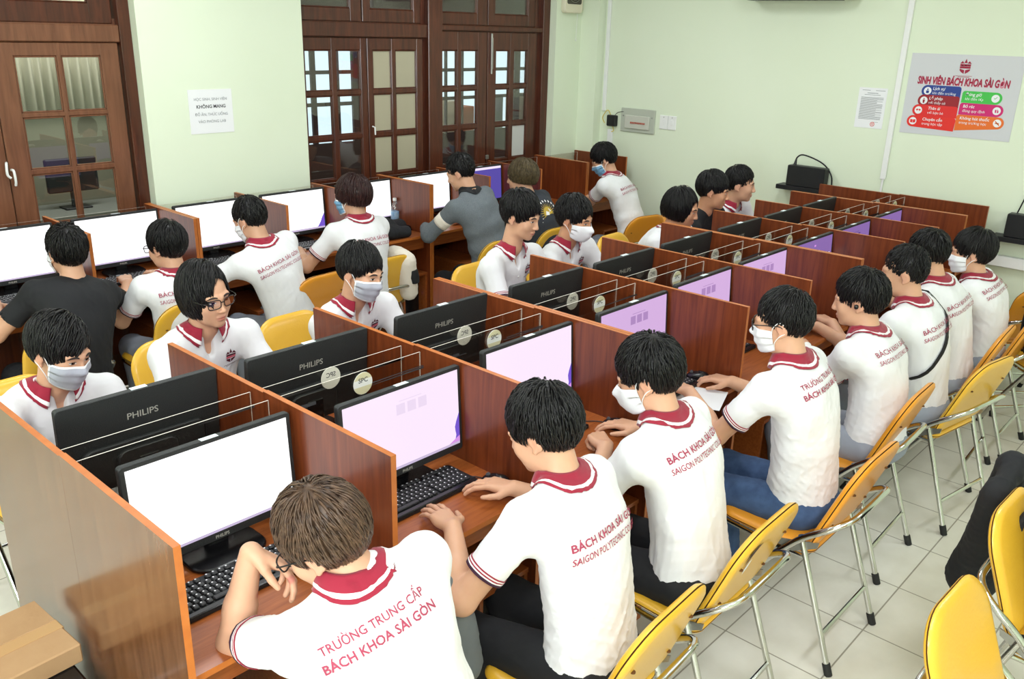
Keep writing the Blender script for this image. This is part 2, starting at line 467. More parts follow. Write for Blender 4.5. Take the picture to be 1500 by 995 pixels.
def finger_chain(K, dirv, nrmv, lens, rads, curls, F, k=.005):
    p = np.array(K, float); a = 0
    for L, r0, r1, c in zip(lens, rads[:-1], rads[1:], curls):
        a += c
        d = math.cos(a) * dirv - math.sin(a) * nrmv
        q = p + L * d; F.cone(p, q, r0, r1, k); p = q
    return p
POSES = {
    'mouse': dict(curl=[(.25, .35, .25), (.2, .4, .3), (.25, .5, .4), (.3, .5, .4)], thumb=(.75, -.1)),
    'type': dict(curl=[(.35, .6, .4), (.3, .65, .4), (.35, .65, .4), (.35, .6, .4)], thumb=(.65, -.25)),
    'flat': dict(curl=[(.15, .25, .15), (.12, .25, .15), (.15, .28, .15), (.18, .3, .2)], thumb=(.6, -.15)),
    'fist': dict(curl=[(.9, 1.3, .8), (.95, 1.3, .8), (1., 1.3, .8), (1.05, 1.3, .8)], thumb=(.35, -.5)),
    'hang': dict(curl=[(.45, .5, .3), (.5, .55, .3), (.55, .6, .35), (.6, .6, .35)], thumb=(.25, -.45)),
}
def hand_prims(F, W, fwd, up, side, pose, sc=.94):
    """side=+1: the thumb lies on the -x side (a right hand seen with its back up)."""
    y = nrm(fwd); z = nrm(np.asarray(up, float) - y * np.dot(up, y)); x = np.cross(y, z)
    A = lambda a, b, c: W + sc * (side * a * x + b * y + c * z)
    po = POSES[pose]
    xs = (-.029, -.009, .011, .029); ks = (.084, .089, .085, .076)
    for xi, kk in zip(xs, ks):
        F.cone(A(xi * .55, .006, .0), A(xi, kk, .002), .0145 * sc, .0108 * sc, .011)
    F.ell(A(.004, .05, -.006), (.036 * sc, .040 * sc, .013 * sc), .012, np.stack([x, y, z]))
    LN = ((.043, .025, .020), (.047, .029, .021), (.043, .027, .020), (.034, .020, .018))
    for i in range(4):
        r = (.0095, .0088, .0081, .0070) if i < 3 else (.0084, .0077, .0070, .0062)
        sp = (-.10, -.02, .06, .16)[i]
        d = nrm(y * math.cos(sp) + side * x * math.sin(sp))
        finger_chain(A(xs[i], ks[i], .001), d, z, [l * sc for l in LN[i]], [q * sc for q in r], po['curl'][i], F, .003)
    sp, dn = po['thumb']
    d0 = nrm(-side * x * math.sin(sp + .35) + y * math.cos(sp + .35) + z * dn)
    d1 = nrm(-side * x * math.sin(sp * .55) + y * math.cos(sp * .55) + z * dn * 1.2)
    b = A(-.020, .016, -.004); m = b + .040 * sc * d0; e = m + .032 * sc * d1; e2 = e + .024 * sc * nrm(d1 + y * .25)
    F.cone(b, m, .0165 * sc, .0125 * sc, .010); F.cone(m, e, .0115 * sc, .0098 * sc, .004); F.cone(e, e2, .0098 * sc, .0075 * sc, .003)

def rotz(a): c, s = math.cos(a), math.sin(a); return np.array([[c, -s, 0], [s, c, 0], [0, 0, 1.]])
def rotx(a): c, s = math.cos(a), math.sin(a); return np.array([[1., 0, 0], [0, c, -s], [0, s, c]])
def roty(a): c, s = math.cos(a), math.sin(a); return np.array([[c, 0, s], [0, 1., 0], [-s, 0, c]])
def two_bone(S, W, la, lb, pole):
    d = W - S; L = np.linalg.norm(d); m = (la + lb) * .995
    if L > m: W = S + d / L * m; d = W - S; L = m
    a = (la * la - lb * lb + L * L) / (2 * L); hgt = math.sqrt(max(la * la - a * a, 1e-8)); u = d / L
    p = np.asarray(pole, float); p = p - u * (p @ u); p = nrm(p)
    return S + u * a + p * hgt, W

HAIR = {  # thickness top/side/back, top of the face opening, lower bound (offset, slope), lock length, lift, count, width
    'short':   dict(t=(.018, .009, .010), zf=.068, side=(-.016, .60), L=(.028, .05), up=.003, n=1100, w=.0030),
    'full':    dict(t=(.025, .013, .018), zf=.067, side=(-.028, .50), L=(.045, .08), up=.005, n=1500, w=.0029),
    'fringe':  dict(t=(.022, .012, .016), zf=.052, side=(-.020, .52), L=(.05, .085), up=.003, n=1400, w=.0027),
    'mop':     dict(t=(.025, .016, .020), zf=.055, side=(-.034, .46), L=(.06, .10), up=.003, n=1500, w=.0028),
    'bowl':    dict(t=(.022, .022, .028), zf=.040, side=(-.044, .28), L=(.07, .11), up=.001, n=1500, w=.0026),
    'long':    dict(t=(.022, .018, .024), zf=.066, side=(-.082, .04), L=(.10, .15), up=.002, n=1500, w=.0026),
    'crew':    dict(t=(.018, .005, .006), zf=.064, side=(-.012, .58), L=(.022, .035), up=.005, n=1200, w=.0030),
}
def make_hair(name, T, style, m, parent, orig, seed, h, part=0.0, dens=1.0, fx=0.0, zup=0.0):
    st = HAIR[style]; tt, ts, tb = st['t']; r = np.random.RandomState(seed)
    R = T[:3, :3]; A = lambda P: P @ R.T + T[:3, 3]
    c = HC0 + np.array([0, -.002 - tb * .55, .003]); rad = np.array([.075 + ts, .093 + tb, .085 + tt])
    s0, s1 = st['side']; zf = st['zf'] + zup
    if style in ('long', 'bowl'): c = c - np.array([0, 0, .030 if style == 'long' else .014]); rad = rad + np.array([0, 0, .030 if style == 'long' else .014])
    def bound(p):       # > 0 inside the hair region
        x, y, z = p[:, 0], p[:, 1], p[:, 2]
        front = -(ellip(p, (fx, .118, zf - .105), (.062 if style == 'long' else .069, .086, .105)))       # carve the face
        front = np.minimum(-front, .2)
        sidez = z - (s0 + s1 * np.clip(y, -.12, .09))
        ear = ellip(p, (0, -.004, -.016), (.16, .024, .030))
        ok = np.minimum(front, sidez)
        if style not in ('long', 'bowl'): ok = np.minimum(ok, ear)
        return ok
    W1 = waves(seed + 5, 10, .012, .03)
    def cap(P):
        q = (P - T[:3, 3].astype(f32)) @ R.astype(f32)
        d = ellip(q, c, rad * .955)
        d = d + .0014 * wavesum(q * np.array([1, .35, .35], f32), W1)
        d = smax(d, -bound(q), .008)
        return smax(d, -ellip(q, HC0, (.060, .078, .070)), .004)
    reach = .16
    Vc, Fc = sdf_mesh(cap, T[:3, 3] - reach, T[:3, 3] + reach, h)
    # locks of hair
    n = int(st['n'] * dens); D = r.normal(size=(n * 5, 3)); D /= np.linalg.norm(D, axis=1)[:, None]
    P = c + D * rad; P = P[bound(P) > -.001][:n]
    wh = np.array([.012 * (1 if seed % 2 else -1), -.062, .115])
    steps = 7; L = r.uniform(st['L'][0], st['L'][1], len(P)); off = r.uniform(.975, 1.03, len(P))
    jit = r.normal(size=(len(P), 3)) * .30; pts = [c + (P - c) * off[:, None] * .97]; p = P.copy()
    for i in range(steps):
        nn = (p - c) / (rad * rad); nn /= np.linalg.norm(nn, axis=1)[:, None]
        v = p - wh; v += np.array([part * .06, 0.0, 0]) * np.clip(p[:, 2:3] / .08, 0, 1)
        v = v / (np.linalg.norm(v, axis=1)[:, None] + 1e-6) + jit * .45 + np.array([0, 0, -.35])
        v -= nn * np.einsum('ij,ij->i', v, nn)[:, None]; v /= np.linalg.norm(v, axis=1)[:, None] + 1e-6
        p = p + v * (L / steps)[:, None]
        q = (p - c) / rad; k = np.linalg.norm(q, axis=1)[:, None]
        low = (p[:, 2:3] < -.02)
        p = np.where(low, c + (p - c) / np.minimum(k, 1.0) if False else c + (p - c) / k, c + (p - c) / k)
        lift = 1 + st['up'] / .09 * math.sin(math.pi * (i + 1) / steps) * r.uniform(.2, 1, len(p))
        pts.append(c + (p - c) * (off * lift)[:, None])
    pts = np.stack(pts, 1)                                    # n, steps+1, 3
    # cut locks that run onto the face, ears or below the nape
    B = bound(pts.reshape(-1, 3)).reshape(pts.shape[:2]) > np.where(pts[..., 1] > .06, -.009, -.005)
    B[:, 0] = True; alive = np.cumprod(B, 1)
    last = alive.sum(1) - 1
    tpar = np.minimum(np.arange(steps + 1)[None], last[:, None])
    pts = np.take_along_axis(pts, tpar[:, :, None].repeat(3, 2), 1)
    wid = st['w'] * r.uniform(.6, 1.3, len(pts))
    keep = last >= 2; pts = pts[keep]; wid = wid[keep]; last = last[keep]
    tw = np.arange(steps + 1)[None] / np.maximum(last[:, None], 1)
    prof = np.sin(np.pi * np.clip(.25 + .75 * tw, 0, 1)) ** .8 + .05
    tang = np.gradient(pts, axis=1); tang /= np.linalg.norm(tang, axis=2)[:, :, None] + 1e-9
    nn = (pts - c) / (rad * rad); nn /= np.linalg.norm(nn, axis=2)[:, :, None]
    side = np.cross(tang, nn); side /= np.linalg.norm(side, axis=2)[:, :, None] + 1e-9
    w = (wid[:, None] * prof)[:, :, None]
    ring = np.stack([pts + side * w, pts + nn * w * .40, pts - side * w, pts - nn * w * .5], 2)   # n, s, 4, 3
    ns = len(pts); VV = ring.reshape(-1, 3)
    b = np.arange(ns)[:, None, None] * ((steps + 1) * 4) + np.arange(steps)[None, :, None] * 4; k4 = np.arange(4)[None, None]
    FF = np.stack([b + k4, b + (k4 + 1) % 4, b + 4 + (k4 + 1) % 4, b + 4 + k4], -1).reshape(-1, 4)[:, ::-1]
    V = np.concatenate([Vc, A(VV)]); Fq = np.concatenate([Fc, FF + len(Vc)])
    return add_mesh(name, V - orig, Fq, m, parent)

def disc_patch(F, T, cx, cz, shape, off, start=.16):
    """shape: n x 2 grid in head x,z dropped onto the face from the front."""
    R = T[:3, :3]; G = np.array(shape); sh = G.shape[:-1]; P = np.concatenate([G.reshape(-1, 2) + (cx, cz), np.full((G[..., 0].size, 1), start)], 1)[:, (0, 2, 1)]
    W = P @ R.T + T[:3, 3]
    return trace(F, W, -(R @ np.array([0, 1., 0])), off).reshape(*sh, 3)

def crest(mb, M, w, mi_red, mi_white, mi_pink):
    """The college's shield: crown points, split field, open book."""
    P = lambda *q: [tuple(M @ Vector((x * w, y * w, .0))) for x, y in q]
    def tri(*q, mi=mi_red): mb.add(P(*q), [tuple(range(len(q)))], mi)
    tri((-.5, .28), (-.30, .52), (-.12, .30)); tri((-.14, .34), (0, .72), (.14, .34)); tri((.12, .30), (.30, .52), (.5, .28))
    tri((-.46, .24), (.46, .24), (.46, .06), (-.46, .06))
    for x in (-.25, .02, .27): tri((x - .07, .10), (x + .05, .10), (x + .02, .20), (x - .04, .20), mi=mi_white)
    tri((-.46, .04), (.46, .04), (.46, -.14), (-.46, -.14), mi=mi_pink)
    tri((-.46, -.17), (-.04, -.28), (-.04, -.62), (-.30, -.46), (-.44, -.32)); tri((.04, -.28), (.46, -.17), (.44, -.32), (.30, -.46), (.04, -.62))
    for y in (-.80, -.90): tri((-.72 if y > -.85 else -.5, y - .02), (.72 if y > -.85 else .5, y - .02), (.72 if y > -.85 else .5, y + .02), (-.72 if y > -.85 else -.5, y + .02))
def person(label, head, hip, byaw=0, hyaw=None, hpitch=-12, hroll=0, neck=.150, lean=0, girth=1.0, L=None, R=None, pose=('type', 'type'),
           handup=(None, None), pole=((-.5, 0, -1), (.5, 0, -1)), top='polo', hair='short', hairm=None, mask=None, glasses=False, print_=None,
           trousers=None, skin=None, seed=1, h=.0045, front=False, bulge=.05, knee=.40, shoes=False, sleeve='short', topm=None, part=0.0, shw=.170,
           thigh_dz=-.03, group=None, hem=.0, fx=0.0, zup=0.0, print_at=(.735, -.008)):
    """head: centre of the head; hip: (x, y) of the pelvis; angles in degrees, yaw 0 looks along +y. L/R: wrist positions."""
    skin = skin or SK1; hairm = hairm or H_BLK
    by = math.radians(byaw); hy = math.radians(byaw if hyaw is None else hyaw)
    Rb = rotz(by); rt = Rb @ [1, 0, 0]; fw = Rb @ [0, 1, 0]; up = np.array([0, 0, 1.])
    RH = rotz(hy) @ rotx(math.radians(hpitch)) @ roty(math.radians(hroll))
    hc = np.array(head, float); T = np.eye(4); T[:3, :3] = RH; T[:3, 3] = hc
    Hp = np.array([hip[0], hip[1], .56])
    nb = hc + RH @ np.array([0, -.030, -.055]); dn = nrm(Hp - nb); dn = nrm(.62 * np.array([0, 0, -1.]) + .38 * dn - .10 * fw)
    Nb = nb + dn * (neck - .06)
    mid = (Hp + Nb) / 2 - fw * bulge
    def sp(t): return (1 - t) ** 2 * Hp + 2 * t * (1 - t) * (2 * mid - (Hp + Nb) / 2) + t * t * Nb
    def fr(t):
        tg = nrm(2 * (1 - t) * ((2 * mid - (Hp + Nb) / 2) - Hp) + 2 * t * (Nb - (2 * mid - (Hp + Nb) / 2))); f = nrm(fw - tg * (fw @ tg)); return np.stack([np.cross(f, tg), f, tg])
    orig = np.array([Hp[0], Hp[1], 0.0])
    M8 = fr(.88); ndir = nrm(hc + RH @ np.array([0, -.022, -.05]) - Nb)
    SJ = {s: sp(.87) + M8[0] * s * shw * (.97 + .03 * girth) + M8[1] * .012 + M8[2] * .012 for s in (-1, 1)}
    WR = {-1: np.array(L, float) if L is not None else SJ[-1] + fw * .30 - up * .30, 1: np.array(R, float) if R is not None else SJ[1] + fw * .30 - up * .30}
    EL = {}
    for i, s in enumerate((-1, 1)):
        SJ[s] = SJ[s] + np.clip((WR[s] - SJ[s]) @ fw, -.1, .45) * fw * .07
        pl = pole[i]; plw = rt * pl[0] + fw * pl[1] + up * pl[2]
        EL[s], WR[s] = two_bone(SJ[s], WR[s], .285, .245, plw)
    # ---- clothing field
    C = Field(); g = girth
    secs = ((.0, .166, .128, .12, .01), (.2, .152, .120, .12, .022), (.42, .152, .120, .12, .022), (.62, .160, .118, .12, .012), (.80, .158, .104, .10, .004))
    for t, a, b, c_, o in secs:
        F_ = fr(t); C.ell(sp(t) + F_[1] * o, (a * g, b * g, c_), .05, F_)
    for s in (-1, 1):
        C.cone(sp(.86) + M8[0] * s * .05, SJ[s], .072, .056, .05); C.cone(sp(.72) + M8[0] * s * .085 - M8[1] * .015, SJ[s] - M8[2] * .035, .072, .050, .05)
        C.cone(Nb - ndir * .004 + rt * s * .018, sp(.93) + M8[0] * s * .10, .047, .046, .04)
    sl_end = {}
    frac = .66 if sleeve == 'short' else 1.0
    for s in (-1, 1):
        u = nrm(EL[s] - SJ[s])
        if sleeve == 'short':
            e = SJ[s] + u * .285 * frac; sl_end[s] = (e, u)
            C.cone(SJ[s] + u * .01, e + u * .05, .057, .059, .04)
        else:
            C.cone(SJ[s], EL[s], .062, .055, .035); v = nrm(WR[s] - EL[s]); e = WR[s] - v * .01; sl_end[s] = (e, v)
            C.cone(EL[s], e + v * .05, .056, .045, .02)
    W1 = waves(seed, 9, .05, .13, (1, 1, .45)); W2 = waves(seed + 40, 7, .10, .24, (1, 1, .5))
    t0, tg0 = sp(.0), fr(.1)[2]; hz = hem
    def post(P, d):
        m = np.abs(d) < .05
        if m.any():
            q = P[m]; hgt = np.clip((q[:, 2] - Hp[2]) / .45, 0, 1.3)
            amp = .0040 + .0080 * np.clip(1 - hgt, 0, 1)
            d = d.copy(); d[m] = d[m] - amp * creases(q, W1) * 1.4 - .004 * wavesum(q, W2) * 1.5 + .002
        for s in (-1, 1):                                 # open sleeve ends
            e, u = sl_end[s]
            q = P - e.astype(f32); ax = q @ u.astype(f32); rr = np.sqrt(np.maximum(np.einsum('ij,ij->i', q, q) - ax * ax, 0))
            near = rr < .11
            cut = np.where(near & (ax > -.03) & (ax < .12), np.maximum(ax, -(np.maximum(rr - .050, -(ax + .018)))), -1)
            d = np.maximum(d, cut)
        d = np.maximum(d, -(P[:, 2] - (Hp[2] - .105 + hz)))            # hem
        return d
    if front and top == 'polo':
        q0 = Nb + fw * .075 - up * .045
        C.ell(q0, (.020, .07, .075), .008, np.stack([rt, fw, up]), 's')
    C.post.append(post)
    lo = np.min([Hp - .25, Nb - .25] + [sl_end[s][0] - .12 for s in (-1, 1)] + [EL[s] - .09 for s in (-1, 1)], 0); hi = np.max([Hp + .25, Nb + .22] + [sl_end[s][0] + .12 for s in (-1, 1)] + [EL[s] + .09 for s in (-1, 1)], 0)
    lo[2] = max(lo[2], Hp[2] - .13 + hz)
    # ---- body: head, neck, chest, arms and hands in one surface
    B = Field(); head_prims(B, T)
    B.cone(hc + RH @ np.array([0, -.022, -.045]), Nb + ndir * .01, .051 * (.9 + .1 * g), .057 * (.9 + .1 * g), .022)
    B.ell(sp(.80) + M8[1] * .0, (.135, .085, .09), .04, fr(.8))
    for s in (-1, 1):
        B.cone(Nb, sp(.90) + M8[0] * s * .11, .038, .034, .03); B.cone(sp(.88) + M8[0] * s * .08, SJ[s], .045, .042, .03)
        B.cone(SJ[s], EL[s], .044 * g, .0385 * g, .02); v = nrm(WR[s] - EL[s]); 
        B.cone(EL[s], EL[s] + v * .10, .0395 * g, .0385 * g, .015); B.cone(EL[s] + v * .09, WR[s], .0385 * g, .0265, .015)
        i = 0 if s < 0 else 1
        hu = handup[i]
        if hu is None: hf, hz_ = nrm(v * .55 + fw * .6 - up * .18), up
        else: hf, hz_ = nrm(hu[0]), nrm(hu[1])
        hand_prims(B, WR[s] + v * .004, hf, hz_, s, pose[i])
    pts = [hc + d for d in ((.13, .13, .14), (-.13, -.13, -.14))] + [SJ[s] + d for s in (-1, 1) for d in (.09, -.09)] + [EL[s] + d for s in (-1, 1) for d in (.06, -.06)] + [WR[s] + d for s in (-1, 1) for d in (.22, -.22)] + [sp(.7)]
    V, Fq = sdf_mesh(B, np.min(pts, 0), np.max(pts, 0), h)
    body = add_mesh('person', V - orig, Fq, skin, None, loc=orig)
    tag(body, label, 'person', group)
    loc = (V - hc) @ RH
    tone = np.exp(-((loc[:, 0] / .021) ** 2 + ((loc[:, 2] + .0675) / .0095) ** 2) ** 2) * (loc[:, 1] > .07) * .85
    tone += .25 * np.exp(-(((np.abs(loc[:, 0]) - .08) / .012) ** 2 + ((loc[:, 2] + .012) / .03) ** 2))
    at = body.data.attributes.new('tone', 'FLOAT', 'POINT'); at.data.foreach_set('value', tone.astype(np.float32))
    def child(name, mb, mats, parent=body, smooth=True, sharp=None):
        mb.v = [tuple(np.array(p) - orig) for p in mb.v]
        return obj(name, mb, mats, parent, smooth, sharp=sharp)
    V, Fq = sdf_mesh(C, lo, hi, .0062 if h < .004 else .0072)
    shirt = add_mesh({'polo': 'polo_shirt', 'tee': 'tee_shirt', 'knit': 'knit_pullover'}[top], V - orig, Fq, topm or M_SHIRT, body)
    # ---- collar
    def collar(mats, stripes, span, out, tip):
        nU, rows = 56, 13; G = np.zeros((rows, nU, 3)); span = math.radians(span)
        for j in range(nU):
            ph = -span + 2 * span * j / (nU - 1); c_, s_ = math.cos(math.pi + ph), math.sin(math.pi + ph)
            e = fw * c_ + rt * s_; frt = max(0., c_)
            near = max(0, 1 - (span - abs(ph)) / .5)
            Tp = Nb + ndir * (.040 - .024 * frt) + e * (.0615 + .004 * frt); I0 = Nb + ndir * .010 + e * (.055 + .004 * frt)
            O = Nb - ndir * (.016 + .022 * frt + tip * near) + e * (out + .010 * frt)
            for i in range(rows):
                if i < 3: G[i, j] = I0 + (Tp - I0) * (i / 2.0)
                else:
                    v = (i - 2) / (rows - 3); G[i, j] = Tp + (O - Tp) * v + e * .003 * math.sin(math.pi * v)
        low = G[4:].reshape(-1, 3); d = C(low); w = np.linspace(.35, 1, rows - 4).repeat(nU)
        tgt = np.where(d < .004 + .012 * (1 - w), 1, np.where(w > .9, 1, 0))
        pr = project(C, low, .0045, 6); pr2 = low + (pr - low) * tgt[:, None]
        G[4:] = pr2.reshape(rows - 4, nU, 3)
        mb = MB().grid(G, mfun=stripes)
        c = child('collar', mb, mats, shirt)
        md = c.modifiers.new('thickness', 'SOLIDIFY'); md.thickness = .0028; md.offset = 0
    if top == 'polo':
        collar([M_COLLAR, M_STRIPE], lambda i, j: 1 if i in (8, 9) else 0, 158 if not front else 150, .090, .028)
    elif top == 'knit': collar([M_BLKCLOTH], lambda i, j: 0, 179, .070, 0)
    # ---- cuffs
    if top == 'polo':
        for s in (-1, 1):
            e, u = sl_end[s]; a = nrm(np.cross(u, up + .01 * rt)); b = np.cross(u, a); G = np.zeros((7, 28, 3))
            for i in range(7):
                for j in range(28):
                    an = 2 * math.pi * j / 28; G[i, j] = e - u * (.0245 - .004 * i) + (a * math.cos(an) + b * math.sin(an)) * .075
            ax = np.repeat(np.arange(7), 28)
            Pm = G.reshape(-1, 3); cen = (e - u * .0245)[None] + u[None] * (.004 * ax)[:, None]
            Pm = trace(C, Pm, (cen - Pm) / np.linalg.norm(cen - Pm, axis=1)[:, None], .002, far=.05)
            mb = MB().grid(Pm.reshape(7, 28, 3), closed_u=True, mfun=lambda i, j: 1 if i in (1, 3) else (2 if i >= 4 else 0))
            c = child('sleeve_cuff', mb, [M_COLLAR, M_STRIPE, M_NAVY], shirt)
            md = c.modifiers.new('thickness', 'SOLIDIFY'); md.thickness = .0016; md.offset = 0
    # ---- lettering on the back
    if print_:
        mb = MB(); tt_, tx_ = print_at
        F7 = fr(tt_); B0 = sp(tt_) - F7[1] * .30 + F7[0] * tx_
        lines = (('TRƯỜNG TRUNG CẤP', .019, .255, .014), ('BÁCH KHOA SÀI GÒN', -.019, .272, .022)) if print_ == 'A' else (('BÁCH KHOA SÀI GÒN', .019, .288, .022), ('SAIGON POLYTECHNIC COLLEGE', -.019, .292, .010))
        for body_t, dy, wd, bold in lines:
            V2, F2 = text_mesh(body_t, bold=bold if h < .004 else bold * .4, spacing=1.02, res=2); V2 = V2 * (wd / np.ptp(V2[:, 0])); V2[:, 1] += dy
            V2[:, 1] = dy + (V2[:, 1] - dy) * (1.12 if print_ == 'A' or dy > 0 else 1.5)
            P = B0 + V2[:, :1] * F7[0] + V2[:, 1:] * F7[2]
            mb.add(trace(C, P, F7[1], (.0048 if h < .004 else .0080)), F2)
        child('back_lettering', mb, M_PRINT, shirt)
    if front and top == 'polo':
        F7 = fr(.84); o = sp(.84) + F7[1] * .30 - F7[0] * .080
        mb = MB(); crest(mb, Matrix.Identity(4), .046, 0, 1, 2)
        P = np.array(mb.v); P = o - P[:, :1] * F7[0] + P[:, 1:2] * F7[2]; mb.v = [tuple(p) for p in trace(C, P, -F7[1], .0022)]
        child('chest_emblem', mb, [mat('emblem_dark', rgb(88, 26, 40), .8), M_STRIPE, mat('emblem_pink', rgb(222, 96, 116), .8)], shirt)
        mb = MB()
        for k in range(2):
            p = trace(C, [sp(.9 - .09 * k) + M8[1] * .3 + rt * .004], -M8[1], .001)[0]; mb.lathe([(.0001, .003), (.005, .003), (.0055, 0)], (0, 0, 0), 10)
            q = [Vector(v) for v in mb.v[-30:]]; mb.v[-30:] = [tuple(p + rt * v[0] + up * v[1] + fw * v[2]) for v in q]
        child('shirt_buttons', mb, M_BTN, shirt)
    if print_ == 'sun':
        pass
    # ---- hair
    make_hair('hair', T, hair, hairm, body, orig, seed + 11, .0042 if h < .004 else .0052, part, 1.0 if h < .004 else .75, fx, zup)
    # ---- eyes and brows
    if front:
        for s in (-1, 1):
            n, k = 13, 7; U = np.linspace(-1, 1, n); G = np.zeros((k, n, 2))
            for i in range(k):
                v = i / (k - 1) * 2 - 1
                G[i, :, 0] = U * .0145; G[i, :, 1] = v * .0048 * (1 - U ** 2) ** .6 + .0012 * s * U + (.0006 if v > 0 else 0)
            Gw = disc_patch(B, T, s * .031, .002, G, .0012)
            def mf(i, j):
                u = (U[j] + U[min(j + 1, n - 1)]) / 2
                return 1 if i >= k - 3 or abs(u) < .42 else 0
            child('eye', MB().grid(Gw, mfun=mf), [M_EYEW, M_EYED], body)
            Gb = np.zeros((4, 10, 2))
            for i in range(4):
                u = np.linspace(-1, 1, 10); Gb[i, :, 0] = u * .019; Gb[i, :, 1] = (.003 - .0042 * (u * s + .2) ** 2) + (i / 3 - .5) * .0075 * (1 - .65 * (u * s > 0) * (u * s) ** 2 - .3 * (u * s < 0) * (u * s) ** 2)
            child('eyebrow', MB().grid(disc_patch(B, T, s * .033, .021, Gb, .0014)), M_BROW, body)
    Ah = lambda p: RH @ np.array(p, float) + hc
    # ---- face mask
    if mask:
        nt_, nz = 29, 15; th = np.linspace(-1, 1, nt_) * math.radians(72); zz = np.linspace(-.114, -.008, nz)
        TH, ZZ = np.meshgrid(th, zz); zc = ZZ + .012 * (1 - np.cos(TH)) - (.016 * (np.abs(TH) / 1.2) ** 2) * (ZZ > -.04) + .010 * (np.abs(TH) / 1.2) ** 2 * (ZZ < -.08)
        dl = np.stack([np.sin(TH), np.cos(TH), np.zeros_like(TH)], -1); P = dl * .19 + np.stack([0 * zc, 0 * zc + .0, zc], -1)
        Pw = P.reshape(-1, 3) @ RH.T + hc; Dw = -(dl.reshape(-1, 3) @ RH.T)
        Hh = trace(B, Pw, Dw, .004, far=.16); r = .19 - np.linalg.norm(Hh - Pw, axis=1).reshape(nz, nt_)
        for _ in range(5):
            q = np.pad(r, 1, mode='edge'); r = np.maximum(r, (q[1:-1, :-2] + q[1:-1, 2:] + q[:-2, 1:-1] + q[2:, 1:-1]) / 4)
        vv = np.linspace(0, 1, nz)[:, None]
        if mask == 'kn': r = r + .022 * np.clip(1 - np.abs(TH) * 1.2, 0, 1) * np.sin(np.pi * vv) ** .8
        else: r = r + .004 * np.sin(np.pi * vv) + .0016 * np.sin(vv * 6 * np.pi) * (np.abs(TH) < 1.15)
        G = dl * r[..., None]; G[..., 2] = zc
        Gw = G.reshape(-1, 3) @ RH.T + hc
        mm = {'grey': M_MASKG, 'blue': M_MASKB}.get(mask, M_MASKW)
        mo = child('face_mask', MB().grid(Gw.reshape(nz, nt_, 3), mfun=lambda i, j: 1 if (i in (0, nz - 2) or j in (0, nt_ - 2)) and mask != 'kn' else 0), [mm, M_MASKW], body)
        md = mo.modifiers.new('thickness', 'SOLIDIFY'); md.thickness = .0018; md.offset = 1
        mb = MB()
        for s in (0, nt_ - 1):
            sg = -1 if s == 0 else 1
            for row, ez in ((1, -.034), (nz - 2, .018)):
                p = Gw.reshape(nz, nt_, 3)[row, s]; mb.tube(catmull([p, p * .5 + Ah((sg * .080, .012, ez + .002 * (row > 5))) * .5 + RH @ np.array([sg * .004, 0, 0]), Ah((sg * .083, -.006, ez)), Ah((sg * .082, -.026, ez * .6 - .004))], 5), .0016, 6)
        child('ear_loops', mb, M_LOOP, mo)
    if glasses:
        mb = MB(); ml = MB()
        for s in (-1, 1):
            pts = []
            for k in range(24):
                a = 2 * math.pi * k / 24; ca, sa = math.cos(a), math.sin(a)
                x = s * .034 + .0265 * abs(ca) ** .6 * (1 if ca > 0 else -1); z = .000 + .0185 * abs(sa) ** .6 * (1 if sa > 0 else -1)
                pts.append(Ah((x, .1065 - abs(x) * .16, z)))
            mb.tube(pts, .0021, 6, closed=True); ml.add(pts, [tuple(range(24))])
            mb.tube(catmull([Ah((s * .061, .096, .008)), Ah((s * .077, .08, .010)), Ah((s * .084, .0, .006)), Ah((s * .082, -.02, -.006))], 5), .0020, 6)
        mb.tube(catmull([Ah((-.008, .104, .004)), Ah((0, .108, .007)), Ah((.008, .104, .004))], 4), .002, 6)
        go = child('glasses', mb, M_FRAME, body); child('lenses', ml, M_LENS, go, smooth=False)
    # ---- trousers and shoes
    if trousers is not None:
        D = Field(); hipc = Hp - up * .02
        D.ell(hipc, (.165 * g, .135, .10), .03, np.stack([rt, fw, up]))
        W3 = waves(seed + 9, 8, .05, .11)
        ends = []
        for s in (-1, 1):
            a = hipc + rt * s * .085 - up * .01; k = a + fw * knee + up * thigh_dz + rt * s * .03; f = np.array([k[0], k[1], .09]) - fw * .06
            D.cone(a, k, .088, .066, .03); D.cone(k, f, .064, .052, .03); ends.append(f)
        def dpost(P, d):
            m = np.abs(d) < .04
            if m.any(): d = d.copy(); d[m] -= .009 * creases(P[m], W3)
            return d
        D.post.append(dpost)
        V, Fq = sdf_mesh(D, np.min([hipc - .24] + [e - .08 for e in ends], 0), np.max([hipc + .24] + [e + .1 for e in ends] + [hipc + fw * .5 + .05], 0), .0085)
        add_mesh('trousers', V - orig, Fq, trousers, body)
        if shoes:
            for e in ends:
                Sx = Field(); q = np.array([e[0], e[1], .0]) + fw * .06
                Sx.ell(q + up * .045 - fw * .04, (.040, .075, .042), .03, np.stack([rt, fw, up])); Sx.ell(q + up * .033 + fw * .06, (.042, .085, .032), .03, np.stack([rt, fw, up]))
                Sx.post.append(lambda P, d: np.maximum(d, -(P[:, 2] - .004)))
                V, Fq = sdf_mesh(Sx, q - .18, q + .18, .006); add_mesh('shoe', V - orig, Fq, M_SHOE, body)
    body_info = dict(body=body, C=C, B=B, sp=sp, fr=fr, Nb=Nb, SJ=SJ, EL=EL, WR=WR, fw=fw, rt=rt, T=T, orig=orig, child=child, shirt=shirt, sl=sl_end, hc=hc, RH=RH)
    return body_info
